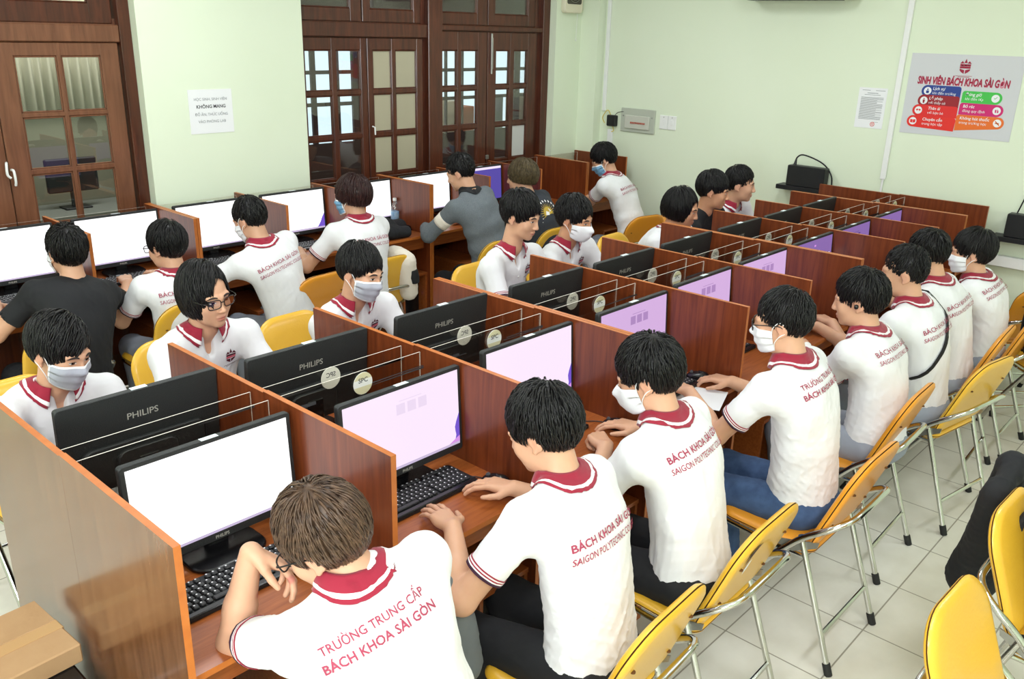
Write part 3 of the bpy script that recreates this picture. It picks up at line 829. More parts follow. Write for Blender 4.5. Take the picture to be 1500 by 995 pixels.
# ------------------------------------------------------------------ camera
CAM = dict(C=(-.70785848, -2.20060643, 2.26504008), yaw=.7369529932787634, pitch=-.3421581326152595, roll=.02668928365067688, f=1272.560203672962)
def cam_axes():
    y, p, r = CAM['yaw'], CAM['pitch'], CAM['roll']
    f = np.array([math.cos(p) * math.cos(y), math.cos(p) * math.sin(y), math.sin(p)]); rt = np.array([math.sin(y), -math.cos(y), 0]); u = np.cross(rt, f)
    return math.cos(r) * rt + math.sin(r) * u, -math.sin(r) * rt + math.cos(r) * u, f
r_, u_, f_ = cam_axes()
cd = bpy.data.cameras.new('camera'); co = bpy.data.objects.new('camera', cd); COL.objects.link(co)
cd.sensor_width = 36; cd.sensor_fit = 'HORIZONTAL'; cd.lens = CAM['f'] / 1500 * 36; cd.clip_start = .05
co.matrix_world = Matrix(((r_[0], u_[0], -f_[0], CAM['C'][0]), (r_[1], u_[1], -f_[1], CAM['C'][1]), (r_[2], u_[2], -f_[2], CAM['C'][2]), (0, 0, 0, 1)))
S.camera = co

# ------------------------------------------------------------------ room shell
WY, WX, CZ = 3.06, 6.02, 3.15
XL, YN = -3.2, -4.6
M_WALL = mat('pale_green_wall_paint', rgb(227, 237, 215), .6, noise=(1.6, (1, 1, 1), rgb(223, 234, 209), .3), spec=.3)
M_CEIL = mat('white_ceiling_paint', rgb(240, 242, 238), .8)
def tile_mat():
    m = bpy.data.materials.new('pale_floor_tiles'); m.use_nodes = True; nt = m.node_tree; b = nt.nodes['Principled BSDF']
    tc = nt.nodes.new('ShaderNodeTexCoord'); mp = nt.nodes.new('ShaderNodeMapping')
    mp.inputs['Location'].default_value = (-(2.456 % .4) / .4, (1.3 % .4) / .4, 0); mp.inputs['Scale'].default_value = (2.5, 2.5, 2.5)
    nt.links.new(tc.outputs['Object'], mp.inputs['Vector'])
    br = nt.nodes.new('ShaderNodeTexBrick'); br.offset = 0; br.squash = 1
    br.inputs['Scale'].default_value = 1; br.inputs['Mortar Size'].default_value = .008; br.inputs['Brick Width'].default_value = 1; br.inputs['Row Height'].default_value = 1
    br.inputs['Color1'].default_value = rgb(232, 230, 219); br.inputs['Color2'].default_value = rgb(228, 225, 212); br.inputs['Mortar'].default_value = rgb(158, 153, 138)
    nt.links.new(mp.outputs['Vector'], br.inputs['Vector'])
    nz = nt.nodes.new('ShaderNodeTexNoise'); nz.inputs['Scale'].default_value = 5; nz.inputs['Detail'].default_value = 7
    nt.links.new(tc.outputs['Object'], nz.inputs['Vector'])
    mx = nt.nodes.new('ShaderNodeMixRGB'); mx.blend_type = 'MULTIPLY'; mx.inputs['Fac'].default_value = .38
    cr = nt.nodes.new('ShaderNodeValToRGB'); cr.color_ramp.elements[0].color = (.72, .70, .64, 1); cr.color_ramp.elements[0].position = .3; cr.color_ramp.elements[1].position = .6
    nt.links.new(nz.outputs['Fac'], cr.inputs['Fac']); nt.links.new(br.outputs['Color'], mx.inputs['Color1']); nt.links.new(cr.outputs['Color'], mx.inputs['Color2'])
    nt.links.new(mx.outputs['Color'], b.inputs['Base Color']); b.inputs['Roughness'].default_value = .28; b.inputs['Specular IOR Level'].default_value = .45
    return m
structure('floor', MB().box((XL, YN, -.1), (WX + .3, WY + .2, 0)), tile_mat())
structure('ceiling', MB().box((XL, YN, CZ), (WX + .3, WY + .2, CZ + .1)), M_CEIL)
OX = (1.76, -.35, 2.90, 5.56)      # door opening right edge, left edge; window opening
wb = MB().box((XL, WY, 0), (OX[1], WY + .2, CZ)).box((OX[1], WY, 2.95), (OX[0], WY + .2, CZ)).box((OX[0], WY, 0), (OX[2], WY + .2, CZ))
wb.box((OX[2], WY, 2.95), (OX[3], WY + .2, CZ)).box((OX[2], WY, 0), (OX[3], WY + .2, .78)).box((OX[3], WY, 0), (WX + .3, WY + .2, CZ))
structure('wall_back', wb, M_WALL)
structure('wall_right', MB().box((WX, YN, 0), (WX + .2, WY, CZ)), M_WALL)
structure('column_corner', MB().box((5.915, 2.86, 0), (WX, WY, CZ)), M_WALL)
structure('wall_left', MB().box((XL - .2, YN, 0), (XL, WY + .2, CZ)), M_WALL)
structure('wall_front', MB().box((XL - .2, YN - .2, 0), (WX + .2, YN, CZ)), M_WALL)

wl = MB()
for a_, b_ in (((XL, -3.3, .9), (XL + .03, -3.22, 2.8)), ((XL, -.78, .9), (XL + .03, -.7, 2.8)), ((XL, -3.22, .9), (XL + .03, -.78, .98)), ((XL, -3.22, 2.72), (XL + .03, -.78, 2.8)), ((XL, -2.03, .98), (XL + .025, -1.97, 2.72))): wl.box(a_, b_, .004)
structure('added_window_frame', wl, M_DOOR)  # frame added around the left fill light, on a solid wall out of view
# ---- joinery: sashes with six-pane upper lights
FY = 3.15
def sash(mb, x0, x1, z0, z1, cols, rows, y0, y1, mi=0):
    """A frame with a grid of openings: cols/rows are lists of (lo, hi) openings."""
    xs = [x0] + [c for p in cols for c in p] + [x1]; zs = [z0] + [c for p in sorted(rows) for c in p] + [z1]
    for i in range(0, len(xs), 2): mb.box((xs[i], y0, z0), (xs[i + 1], y1, z1), .004, mi)
    for i in range(0, len(zs), 2):
        mb.box((x0 + .001, y0 + .002, zs[i]), (x1 - .001, y1 - .002, zs[i + 1]), .004, mi)
ROWS = [(1.82, 2.10), (1.505, 1.785), (1.19, 1.47), (.875, 1.155)]
M_FILM = mat('beige_film_pane', rgb(176, 170, 146), .35, noise=(2, (1, 1, .3), rgb(166, 160, 136), .3))
M_PANEW = mat('white_covered_pane', rgb(196, 198, 196), .4)
def leaf(root, name, x0, x1, cols, rows, z0, z1, m, y=FY, glass=None):
    mb = MB(); sash(mb, x0, x1, z0, z1, cols, rows, y, y + .04); o = obj(name, mb, m, root)
    for c in cols:
        for r in rows:
            g = M_GLASS if glass is None else glass(c, r)
            p = MB().box((c[0] - .003, y + .014, r[0] - .003), (c[1] + .003, y + .022, r[1] + .003)); obj('pane', p, g, o)
            b = MB()                                   # bevelled glazing bead
            for (a0, a1, b0, b1) in ((c[0], c[1], r[0], r[0] + .008), (c[0], c[1], r[1] - .008, r[1]), (c[0], c[0] + .008, r[0], r[1]), (c[1] - .008, c[1], r[0], r[1])):
                b.box((a0, y + .006, b0), (a1, y + .016, b1), .002)
            obj('glazing_bead', b, m, o)
    return o
# left double door
d1 = bpy.data.objects.new('door_1', None); COL.objects.link(d1); d1['kind'] = 'structure'
dl = MB(); dl.box((1.69, FY - .02, 0), (1.76, FY + .10, 2.95), .004); dl.box((OX[1], FY - .02, 0), (OX[1] + .07, FY + .1, 2.95), .004)
obj('door_frame', dl, M_DOOR, d1)
obj('transom_rail', MB().box((OX[1] + .07, FY - .012, 2.14), (1.69, FY + .08, 2.235), .005).box((OX[1] + .02, FY + .036, 2.12), (1.70, FY + .09, 2.27)).box((OX[1] + .02, FY + .045, .0), (OX[1] + .06, FY + .09, 2.95)), M_DOOR2, d1)
DR = [(1.762, 2.064), (1.45, 1.735), (1.135, 1.42), (.82, 1.105)]
leaf(d1, 'door_leaf', .985, 1.676, [(1.10, 1.325), (1.35, 1.57)], DR, .02, 2.137, M_DOOR2)
leaf(d1, 'door_leaf', .28, .980, [(.39, .615), (.64, .868)], DR, .02, 2.137, M_DOOR2)
leaf(d1, 'door_leaf', OX[1] + .07, .275, [(-.2, -.02), (.005, .18)], DR, .02, 2.137, M_DOOR2)
leaf(d1, 'transom_sash', .98, 1.676, [(1.13, 1.545)], [(2.35, 2.80)], 2.24, 2.95, M_DOOR, FY + .03)
leaf(d1, 'transom_sash', .28, .975, [(.4, .86)], [(2.35, 2.80)], 2.24, 2.95, M_DOOR, FY + .03)
leaf(d1, 'transom_sash', OX[1] + .07, .275, [(-.2, .18)], [(2.35, 2.80)], 2.24, 2.95, M_DOOR, FY + .03)
h = MB().tube(catmull([(.975, FY - .004, 1.50), (.965, FY - .03, 1.49), (.962, FY - .034, 1.44), (.978, FY - .030, 1.42)], 4), .007, 8).tube(catmull([(.995, FY - .004, 1.46), (.998, FY - .03, 1.455), (1.0, FY - .03, 1.40), (1.0, FY - .02, 1.375)], 4), .007, 8)
obj('door_handle', h, M_WHITEP, d1, True)
# right windows: two pairs of casements under transoms
w1 = bpy.data.objects.new('window_1', None); COL.objects.link(w1); w1['kind'] = 'structure'
fr_ = MB(); fr_.box((OX[2], FY - .02, .78), (2.935, FY + .1, 2.95), .004).box((4.10, FY - .03, .78), (4.25, FY + .11, 2.95), .006).box((5.47, FY - .02, .78), (5.56, FY + .1, 2.95), .004)
fr_.box((4.06, FY + .02, .78), (4.11, FY + .1, 2.95)).box((5.40, FY + .02, .78), (5.48, FY + .1, 2.95)).box((2.93, FY, .78), (5.5, FY + .09, .83))
obj('window_frame', fr_, M_DOOR, w1)
obj('transom_rail', MB().box((2.93, FY - .014, 2.19), (4.105, FY + .08, 2.29), .005).box((4.245, FY - .014, 2.25), (5.53, FY + .08, 2.29), .005).box((2.93, FY + .03, 2.175), (4.12, FY + .09, 2.31)).box((4.24, FY + .03, 2.235), (5.53, FY + .09, 2.31)).box((3.495, FY + .045, .8), (3.53, FY + .08, 2.95)).box((4.765, FY + .045, .8), (4.81, FY + .08, 2.95)), M_DOOR, w1)
gA = lambda c, r: M_GLASS
leaf(w1, 'casement', 2.935, 3.512, [(2.97, 3.195), (3.237, 3.455)], ROWS, .83, 2.185, M_DOOR)
leaf(w1, 'casement', 3.518, 4.062, [(3.57, 3.748), (3.788, 3.998)], ROWS, .83, 2.185, M_DOOR, glass=lambda c, r: M_FILM)
leaf(w1, 'casement', 4.252, 4.782, [(4.265, 4.44), (4.481, 4.675)], ROWS, .83, 2.245, M_DOOR)
leaf(w1, 'casement', 4.792, 5.40, [(4.893, 5.068), (5.117, 5.297)], ROWS, .83, 2.245, M_DOOR, glass=lambda c, r: M_PANEW if (c[0] > 5.1 and r[0] < 1.3 and r[0] > 1.1) else M_GLASS)
for (a, b_, c_) in ((2.94, 3.49, (2.95, 3.39)), (3.50, 4.06, (3.57, 3.99)), (4.255, 4.80, (4.265, 4.68)), (4.81, 5.40, (4.893, 5.31))):
    leaf(w1, 'transom_sash', a, b_, [c_], [(2.385, 2.80)], 2.295, 2.95, M_DOOR, FY + .02)
obj('bolt', MB().box((4.822, FY - .016, 1.91), (4.838, FY, 2.235), .003).tube([(4.83, FY - .02, 1.95), (4.83, FY - .02, 2.2)], .005, 8), M_STEEL, w1)
obj('casement_catch', MB().tube([(3.545, FY - .006, 1.55), (3.548, FY - .03, 1.545), (3.55, FY - .03, 1.49)], .006, 8), M_WHITEP, w1, True)
obj('casement_catch', MB().box((4.775, FY - .015, 1.20), (4.81, FY, 1.235), .003), M_STEEL, w1)

# ---- what lies behind the glass: a corridor with windows and a room with curtains
BY = 6.0
M_BACKW = mat('olive_grey_wall', rgb(132, 130, 112), .5, noise=(1.2, (1, 1, 1), rgb(120, 118, 100), .3))
M_BACKD = mat('dark_brown_panelling', rgb(58, 34, 28), .45)
structure('wall_far', MB().box((-1.5, BY, 0), (4.6, BY + .1, 3.2)), M_BACKW)
structure('floor_far', MB().box((-1.5, WY + .2, -.1), (11, BY, 0)), mat('grey_corridor_floor', rgb(140, 138, 122), .3))
structure('ceiling_far', MB().box((-1.5, WY + .2, 3.2), (11, BY + .1, 3.3)), M_CEIL)
pf = MB(); wins = [(4.90, 5.0), (5.06, 5.33), (5.37, 5.55), (6.88, 6.98), (7.01, 7.26), (7.29, 7.54), (7.57, 7.70), (7.82, 8.12), (8.15, 8.24), (8.35, 8.62)]
xs = [4.6] + [v for w in wins for v in w] + [11]
for i in range(0, len(xs), 2): pf.box((xs[i], BY, 0), (xs[i + 1], BY + .03, 3.2))
for a, b_ in wins: pf.box((a, BY, 0), (b_, BY + .03, 1.02)).box((a, BY, 2.34), (b_, BY + .03, 3.2)).box((a, BY + .002, 1.76), (b_, BY + .028, 1.80)).box((a, BY + .002, 1.42), (b_, BY + .028, 1.46))
structure('wall_corridor', pf, M_BACKD)
M_SKYW = mat('bright_daylight', rgb(0, 0, 0), .9, emit=rgb(206, 226, 240), es=1.6)
structure('daylight_sheet', MB().box((4.6, BY + .6, .2), (11, BY + .62, 3.2)), M_SKYW)  # glowing sheet outside the corridor windows, standing in for the bright sky
rb = random.Random(4); mb = MB()
M_FAR = [mat('far_beige', rgb(214, 196, 170), .8, emit=rgb(214, 196, 170), es=0), mat('far_orange', rgb(200, 120, 84), .8), mat('far_grey', rgb(150, 156, 150), .8)]
for k, (x0, x1, z0, z1, mi) in enumerate([(6.9, 7.2, .9, 1.40, 0), (7.52, 7.74, .9, 1.30, 1), (7.24, 7.48, 1.2, 1.38, 0), (8.0, 8.3, .9, 1.42, 2), (8.6, 8.95, .9, 1.42, 0)]):
    o = obj('cupboard', MB().box((x0, BY + .25, .0), (x1, BY + .5, z1), .01), M_FAR[mi])
    tag(o, ['beige cupboard seen through the right casement panes', 'orange cupboard low behind the casement glass', 'pale cupboard behind the orange one outside the window', 'grey cupboard seen through the bolted casement', 'beige cupboard seen through the rightmost casement', 'grey cupboard seen through the leftmost casement'][k], 'cupboard')
cm = MB(); G = []
for j in range(121):
    x = 1.75 + j * .0133; G.append((x, BY - .10 + .035 * math.sin(j * 1.05) + .02 * math.sin(j * .37), 0))
cm.grid(np.array([[(x, y, 1.52) for x, y, _ in G], [(x, y * .5 + 2.95, 2.2) for x, y, _ in G], [(x, y * .5 + 2.95, 2.95) for x, y, _ in G]]))
o = obj('curtain', cm, mat('cream_curtain', rgb(222, 216, 194), .8, sheen=.2), None, True); o.modifiers.new('t', 'SOLIDIFY').thickness = .004
tag(o, 'cream pleated curtain seen through the left door panes', 'curtain')
o = obj('desk', MB().box((1.8, 5.2, .70), (3.4, 5.8, .74), .005).box((1.85, 5.25, 0), (1.9, 5.75, .7)).box((3.3, 5.25, 0), (3.35, 5.75, .7)).box((1.85, 5.74, .1), (3.35, 5.76, .7)), mat('far_grey_desk', rgb(120, 122, 116), .5)); tag(o, 'grey desk in the dim room behind the glass door', 'desk')
o = obj('monitor', MB().box((2.0, 5.5, .88), (2.42, 5.54, 1.16), .01).box((2.18, 5.5, .74), (2.24, 5.53, .9)).box((2.1, 5.44, .741), (2.32, 5.6, .755), .004), M_BLK); tag(o, 'black monitor on the desk behind the glass door', 'monitor')
o = obj('printer', MB().box((2.75, 5.42, .74), (3.2, 5.72, .98), .02).box((2.8, 5.5, .98), (3.15, 5.72, 1.02), .01), mat('lilac_grey_plastic', rgb(170, 164, 184), .5)); tag(o, 'lilac grey printer on the desk behind the glass door', 'printer')

# ------------------------------------------------------------------ things on the walls
def on_back(x, z, y=WY): return frame((x, y, z), (1, 0, 0), (0, 0, 1))            # faces -y
def on_right(y, z, x=WX): return frame((x, y, z), (0, -1, 0), (0, 0, 1))          # faces -x
# notice on the back wall
M = on_back(2.185, 1.73); t = thing('notice', 'white paper notice taped to the green wall between door and window', 'notice', (2.185, WY - .002, 1.73))
W2L = Matrix.Translation((-2.185, -(WY - .002), -1.73))
pb = MB().box((-.15, -.135, .0005), (.15, .135, .0025), 0, 0, W2L @ M); obj('sheet', pb, M_PAPER, t)
for s_, z_, w_, mi in (('HỌC SINH, SINH VIÊN', .075, .225, 0), ('KHÔNG MANG', .030, .20, 1), ('ĐỒ ĂN, THỨC UỐNG', -.018, .225, 0), ('VÀO PHÒNG LAB', -.062, .19, 0)):
    V, F = text_mesh(s_, bold=.02 if mi else 0); V = V * (w_ / np.ptp(V[:, 0])); obj('print_line', MB().add([tuple(W2L @ M @ Vector((x, y + z_, .0035))) for x, y in V], F), M_INKD if mi else M_INK, t)
# paper with a red stamp
Y0, Z0 = .358, 1.785; M = on_right(Y0, Z0); t = thing('notice', 'white typed rules sheet with red stamp on the right wall', 'notice', (WX - .002, Y0, Z0)); W2L = Matrix.Translation((-(WX - .002), -Y0, -Z0))
obj('sheet', MB().box((-.105, -.145, .0005), (.105, .145, .0025), 0, 0, W2L @ M), M_PAPER, t)
tb = MB(); rr = random.Random(2)
def bar(x0, x1, y, hgt, mi=0): tb.add([tuple(W2L @ M @ Vector(p)) for p in ((x0, y, .0032), (x1, y, .0032), (x1, y + hgt, .0032), (x0, y + hgt, .0032))], [(0, 1, 2, 3)], mi)
for i in range(24): bar(-.082, rr.choice((.085, .082, .04, .083)), .075 - i * .0068, .0026)
bar(-.04, .04, .105, .004); bar(-.06, .06, .093, .003); bar(-.08, -.02, .125, .003); bar(.02, .09, .125, .003); bar(.03, .07, -.10, .002)
P = [(.03 + .017 * math.cos(a), -.115 + .017 * math.sin(a)) for a in np.linspace(0, 2 * math.pi, 20, endpoint=False)]; Pi = [(.03 + .013 * math.cos(a), -.115 + .013 * math.sin(a)) for a in np.linspace(0, 2 * math.pi, 20, endpoint=False)]
tb.add([tuple(W2L @ M @ Vector((x, y, .0034))) for x, y in P + Pi], [(k, (k + 1) % 20, 20 + (k + 1) % 20, 20 + k) for k in range(20)], 1)
for k in range(3): bar(.02, .04, -.122 + k * .006, .003, 1)
obj('print', tb, [M_INK, mat('red_stamp_ink', rgb(220, 110, 104), .8)], t)
# the big poster
PY0, PZ0, PW, PH = -.245, 1.908, .735, .553; M = on_right(PY0, PZ0); t = thing('poster', 'grey poster with coloured rules bubbles on the right wall', 'poster', (WX - .003, PY0, PZ0)); W2L = Matrix.Translation((-(WX - .003), -PY0, -PZ0))
T_ = W2L @ M; H2 = PH / 2; W2 = PW / 2
obj('sheet', MB().box((-W2, -H2, .0005), (W2, H2, .003), 0, 0, T_), mat('grey_poster_vinyl', rgb(206, 208, 212), .35), t)
def pu(u, v): return ((u - .5) * PW, (.5 - v) * PH)
tb = MB(); text_to(tb, 'SINH VIÊN BÁCH KHOA SÀI GÒN', T_ @ Matrix.Translation((*pu(.5, .33), .0042)), 0, 0, .60, .066, bold=.035, shear=.10)
o1 = obj('title_lettering', tb, M_RED, t)
tb = MB(); text_to(tb, 'SINH VIÊN BÁCH KHOA SÀI GÒN', T_ @ Matrix.Translation((pu(.5, .33)[0] + .002, pu(.5, .33)[1] - .004, .0036)), 0, 0, .60, .062, bold=.03, shear=.12); obj('title_shadow', tb, mat('pink_title_shadow', rgb(216, 130, 150), .7), t)
cb = MB(); crest(cb, T_ @ Matrix.Translation((*pu(.5, .145), .004)), .075, 0, 1, 0); obj('crest', cb, [M_RED, M_PAPER], t)
BUB = [('Lịch sự', 'khi đến trường', (.145, .455), .505, .475, (34, 62, 142), 'L', 'navy bubble'), ('Lễ phép', 'với thầy cô', (.125, .575), .505, .60, (150, 24, 38), 'L', 'maroon bubble'),
       ('Thân ái', 'với bạn bè', (.09, .70), .505, .72, (222, 40, 40), 'L', 'red bubble'), ('Chuyên cần', 'trong học tập', (.055, .84), .505, .85, (226, 44, 36), 'L', 'bright red bubble'),
       ('Đúng giờ', 'khi đến lớp', (.52, .50), .87, .52, (66, 190, 76), 'R', 'green bubble'), ('Bỏ rác', 'đúng quy định', (.515, .645), .90, .65, (206, 26, 112), 'R', 'magenta bubble'), ('Không hút thuốc', 'trong trường học', (.505, .79), .925, .79, (232, 112, 38), 'R', 'orange bubble')]
for i, (a, b_, (u0, vc), u1, _, c_, side, lb) in enumerate(BUB):
    hh = .115 * PH * 1.25; x0, yc = pu(u0, vc); x1, _y = pu(u1, vc); rad = hh / 2; z = .0036 + .0004 * (i % 4)
    if side == 'L': out = [(x1, yc - rad)] + [(x1, yc + rad - .018)] + [(x1 - .018 + .018 * math.cos(q), yc + rad - .018 + .018 * math.sin(q)) for q in np.linspace(0, math.pi / 2, 5)] + [(x0 + rad + rad * math.cos(q), yc + rad * math.sin(q)) for q in np.linspace(math.pi / 2, 1.5 * math.pi, 14)]
    else: out = [(x0, yc - rad)] + [(x1 - rad + rad * math.cos(q), yc + rad * math.sin(q)) for q in np.linspace(-math.pi / 2, math.pi / 2, 14)] + [(x0 + .018 + .018 * math.cos(q), yc + rad - .018 + .018 * math.sin(q)) for q in np.linspace(math.pi / 2, math.pi, 5)]
    if lb == 'bright red bubble': out[0] = (x1 - .005, yc - rad - .012)
    if lb == 'orange bubble': out[0] = (x0 + .0, yc - rad - .03)
    mb = MB().add([tuple(T_ @ Vector((x, y, z))) for x, y in out], [tuple(range(len(out)))])
    bo = obj('rule_bubble', mb, mat('poster_' + lb.replace(' ', '_'), rgb(*c_), .4), t); bo['label'] = lb
    tx = MB(); zt = z + .0006
    for s_, dy, bold, sz in ((a, .017, .013, .028), (b_, -.013, 0, .025)):
        V, F = text_mesh(s_, align='LEFT', bold=bold, shear=.1); V = V * sz
        xo = (x0 + .075 if i < 2 else x0 + .105) if side == 'L' else x0 + .022
        tx.add([tuple(T_ @ Vector((x + xo, y + yc + dy, zt))) for x, y in V], F)
    ccx = x0 + rad * 1.05 if side == 'L' else x1 - rad * 1.05
    tx.add([tuple(T_ @ Vector((ccx + .026 * math.cos(q), yc + .026 * math.sin(q), zt))) for q in np.linspace(0, 2 * math.pi, 22, endpoint=False)], [tuple(range(22))])
    def ic(pts): tx.add([tuple(T_ @ Vector((ccx + x, yc + y, zt + .0005))) for x, y in pts], [tuple(range(len(pts)))], 1)
    if i == 0: ic([(.005 * math.cos(q), .010 + .006 * math.sin(q)) for q in np.linspace(0, 6.28, 10)]); ic([(-.009, -.016), (.009, -.016), (.010, .002), (-.010, .002)])
    elif i == 1: ic([(.004 * math.cos(q), .012 + .005 * math.sin(q)) for q in np.linspace(0, 6.28, 10)]); ic([(-.005, -.018), (.005, -.018), (.008, .005), (-.008, .005)])
    elif i == 2: ic([(-.018, .004), (-.006, .010), (.0, .002), (-.010, -.006)]); ic([(.018, .004), (.006, .010), (-.0, .002), (.010, -.006)])
    elif i == 3: ic([(-.018, -.010), (-.001, -.013), (-.001, .009), (-.018, .012)]); ic([(.001, -.013), (.018, -.010), (.018, .012), (.001, .009)])
    elif i == 4: ic([(-.010, .002), (-.003, -.006), (.011, .009), (.009, .012), (-.003, -.001), (-.008, .005)])
    elif i == 5: ic([(-.010, -.012), (-.002, -.012), (-.001, .008), (-.011, .008)]); ic([(.003, -.012), (.012, -.012), (.012, .0), (.003, .012)])
    else: ic([(-.017, .012), (-.012, .016), (.017, -.012), (.012, -.016)]); ic([(-.014, -.004), (.012, -.004), (.012, .003), (-.014, .003)])
    obj('rule_lettering', tx, [M_PAPER, mat('poster_' + lb.replace(' ', '_'), rgb(*c_), .4)], bo)
# cable trunking
def trunk(name, label, a, b_, w=.035, d=.022):
    o = obj(name, MB().box(a, b_, .003), M_WHITEP); return tag(o, label, 'trunking')
trunk('cable_trunking', 'white vertical cable trunking between the papers on the right wall', (WX - .024, .160, 1.28), (WX - .001, .200, CZ))
obj('cable_trunking_end', MB().tube([(WX - .012, .18, 1.285), (WX - .012, .182, 1.0)], .009, 8), M_WHITEP, bpy.data.objects['cable_trunking'])
trunk('cable_trunking', 'thin white cable trunking rising from the breaker box to the ceiling', (WX - .02, 2.80, 1.58), (WX - .001, 2.835, CZ))
trunk('cable_trunking', 'short white cable trunking below the black junction box', (WX - .022, 2.70, .0), (WX - .001, 2.755, 1.42))
trunk('cable_trunking', 'low horizontal white cable trunking along the right wall', (WX - .05, -3.2, .79), (WX - .001, -.50, .865))
# breaker box
t = thing('breaker_box', 'grey flush breaker box with clear cover on the right wall', 'breaker box', (WX, 2.43, 1.52))
obj('housing', MB().box((-.016, -.185, -.105), (0, .185, .105), .004), mat('grey_green_panel', rgb(184, 190, 176), .4), t)
obj('cover', MB().box((-.03, -.135, -.075), (-.016, .135, .045), .006), mat('pale_window', rgb(200, 202, 190), .12), t)
bb = MB()
for k in range(9): bb.box((-.036, -.09 + k * .018, -.028), (-.030, -.078 + k * .018, -.012), .001)
obj('breaker_switches', bb, mat('red_brown_switch', rgb(176, 84, 66), .5), t)
obj('screws', MB().box((-.022, .15, .03), (-.016, .162, .042), .002).box((-.022, -.162, .03), (-.016, -.15, .042), .002), M_STEEL, t)
t = thing('junction_box', 'small black junction box with loose wires beside the breaker box', 'junction box', (WX, 2.70, 1.50))
obj('housing', MB().box((-.05, -.045, -.05), (0, .055, .05), .008), M_BLK, t)
obj('wires', MB().tube(catmull([(-.02, .03, .05), (-.03, .06, .09), (-.02, .12, .02), (-.01, .10, -.03)], 6), .004, 6).tube(catmull([(-.02, .0, -.05), (-.03, -.02, -.09), (-.02, .01, -.10)], 6), .004, 6).tube(catmull([(-.02, -.02, .05), (-.02, -.06, .08), (-.01, -.14, .09)], 6), .003, 6, mi=1), [mat('yellow_wire', rgb(220, 200, 90), .5), M_BLK], t, True)
for k, (y, lb) in enumerate(((2.155, 'white wall switch plate next to the breaker box'), (2.068, 'white wall switch plate right of its twin near the breaker box'))):
    t = thing('switch_plate', lb, 'switch', (WX, y, 1.53)); obj('plate', MB().box((-.01, -.042, -.06), (0, .042, .06), .003), M_WHITEP, t)
    obj('rocker', MB().box((-.014, -.014, -.022), (-.01, .014, .022), .002), M_WHITEP, t); obj('screw', MB().box((-.012, -.004, .04), (-.01, .004, .048), .001), M_STEEL, t)
# wall fan in the corner
t = thing('wall_fan', 'cream box fan with dark grille high by the corner', 'fan', (5.74, WY, 2.57))
o = MB(); P = rrect(.25, .30, .03); o.prism(P, 0, .05, 0, frame((0, 0, 0), (1, 0, 0), (0, 0, 1)), .008); obj('housing', o, mat('cream_plastic', rgb(226, 220, 196), .4), t, True)
o = MB().prism(rrect(.20, .21, .02), .05, .053, 0, frame((0, 0, .03), (1, 0, 0), (0, 0, 1))); obj('grille_backing', o, mat('dark_grille', rgb(70, 66, 58), .5), t)
o = MB()
for k in range(5): o.tube([(.09 * (k + 1) / 5 * math.cos(a), -.057, .03 + .09 * (k + 1) / 5 * math.sin(a)) for a in np.linspace(0, 2 * math.pi, 24, endpoint=False)], .002, 5, closed=True)
obj('grille', o, M_STEEL, t); obj('pull_cord', MB().tube([(.05, -.05, -.15), (.05, -.045, -.37)], .002, 5).lathe([(.001, 0), (.005, .004), (.005, .016), (.001, .02)], (.05, -.045, -.385), 8), M_WHITEP, t)
# air conditioner whose underside just shows
t = thing('air_conditioner', 'white air conditioner high on the right wall, dark underside showing', 'air conditioner', (WX, 1.0, 2.535))
obj('housing', MB().box((-.20, -.47, 0), (0, .42, .27), .02), M_WHITEP, t); obj('louvre', MB().box((-.205, -.36, .004), (-.08, .36, -.006), .002), M_BLK, t)
# router shelf devices
for (y, z, lb, cable) in ((.76, 1.10, 'black network box on a wall shelf left of the trunking', 1), (-.86, .96, 'black network box at the right edge of the wall', 0)):
    t = thing('network_box', lb, 'network box', (WX, y, z))
    obj('shelf', MB().box((-.13, -.25, .02), (0, .21, .055), .003), M_BLK, t)
    obj('housing', MB().box((-.12, -.175, .055), (-.035, .135, .215), .006), M_BLK, t)
    if cable: c = MB().tube(catmull([(-.07, .10, .215), (-.07, .085, .275), (-.06, .03, .295), (-.05, -.12, .245), (-.05, -.20, .16), (-.05, -.215, .055)], 6), .006, 6).tube([(-.07, .10, .20), (-.07, .092, .26)], [.016, .007], 8)
    else: c = MB().tube(catmull([(-.03, .05, .40), (-.03, .10, .20), (-.02, .14, .05), (-.02, .25, -.12), (-.02, .28, -.20)], 6), .005, 6)
    obj('cable', c, M_BLK, t, True)
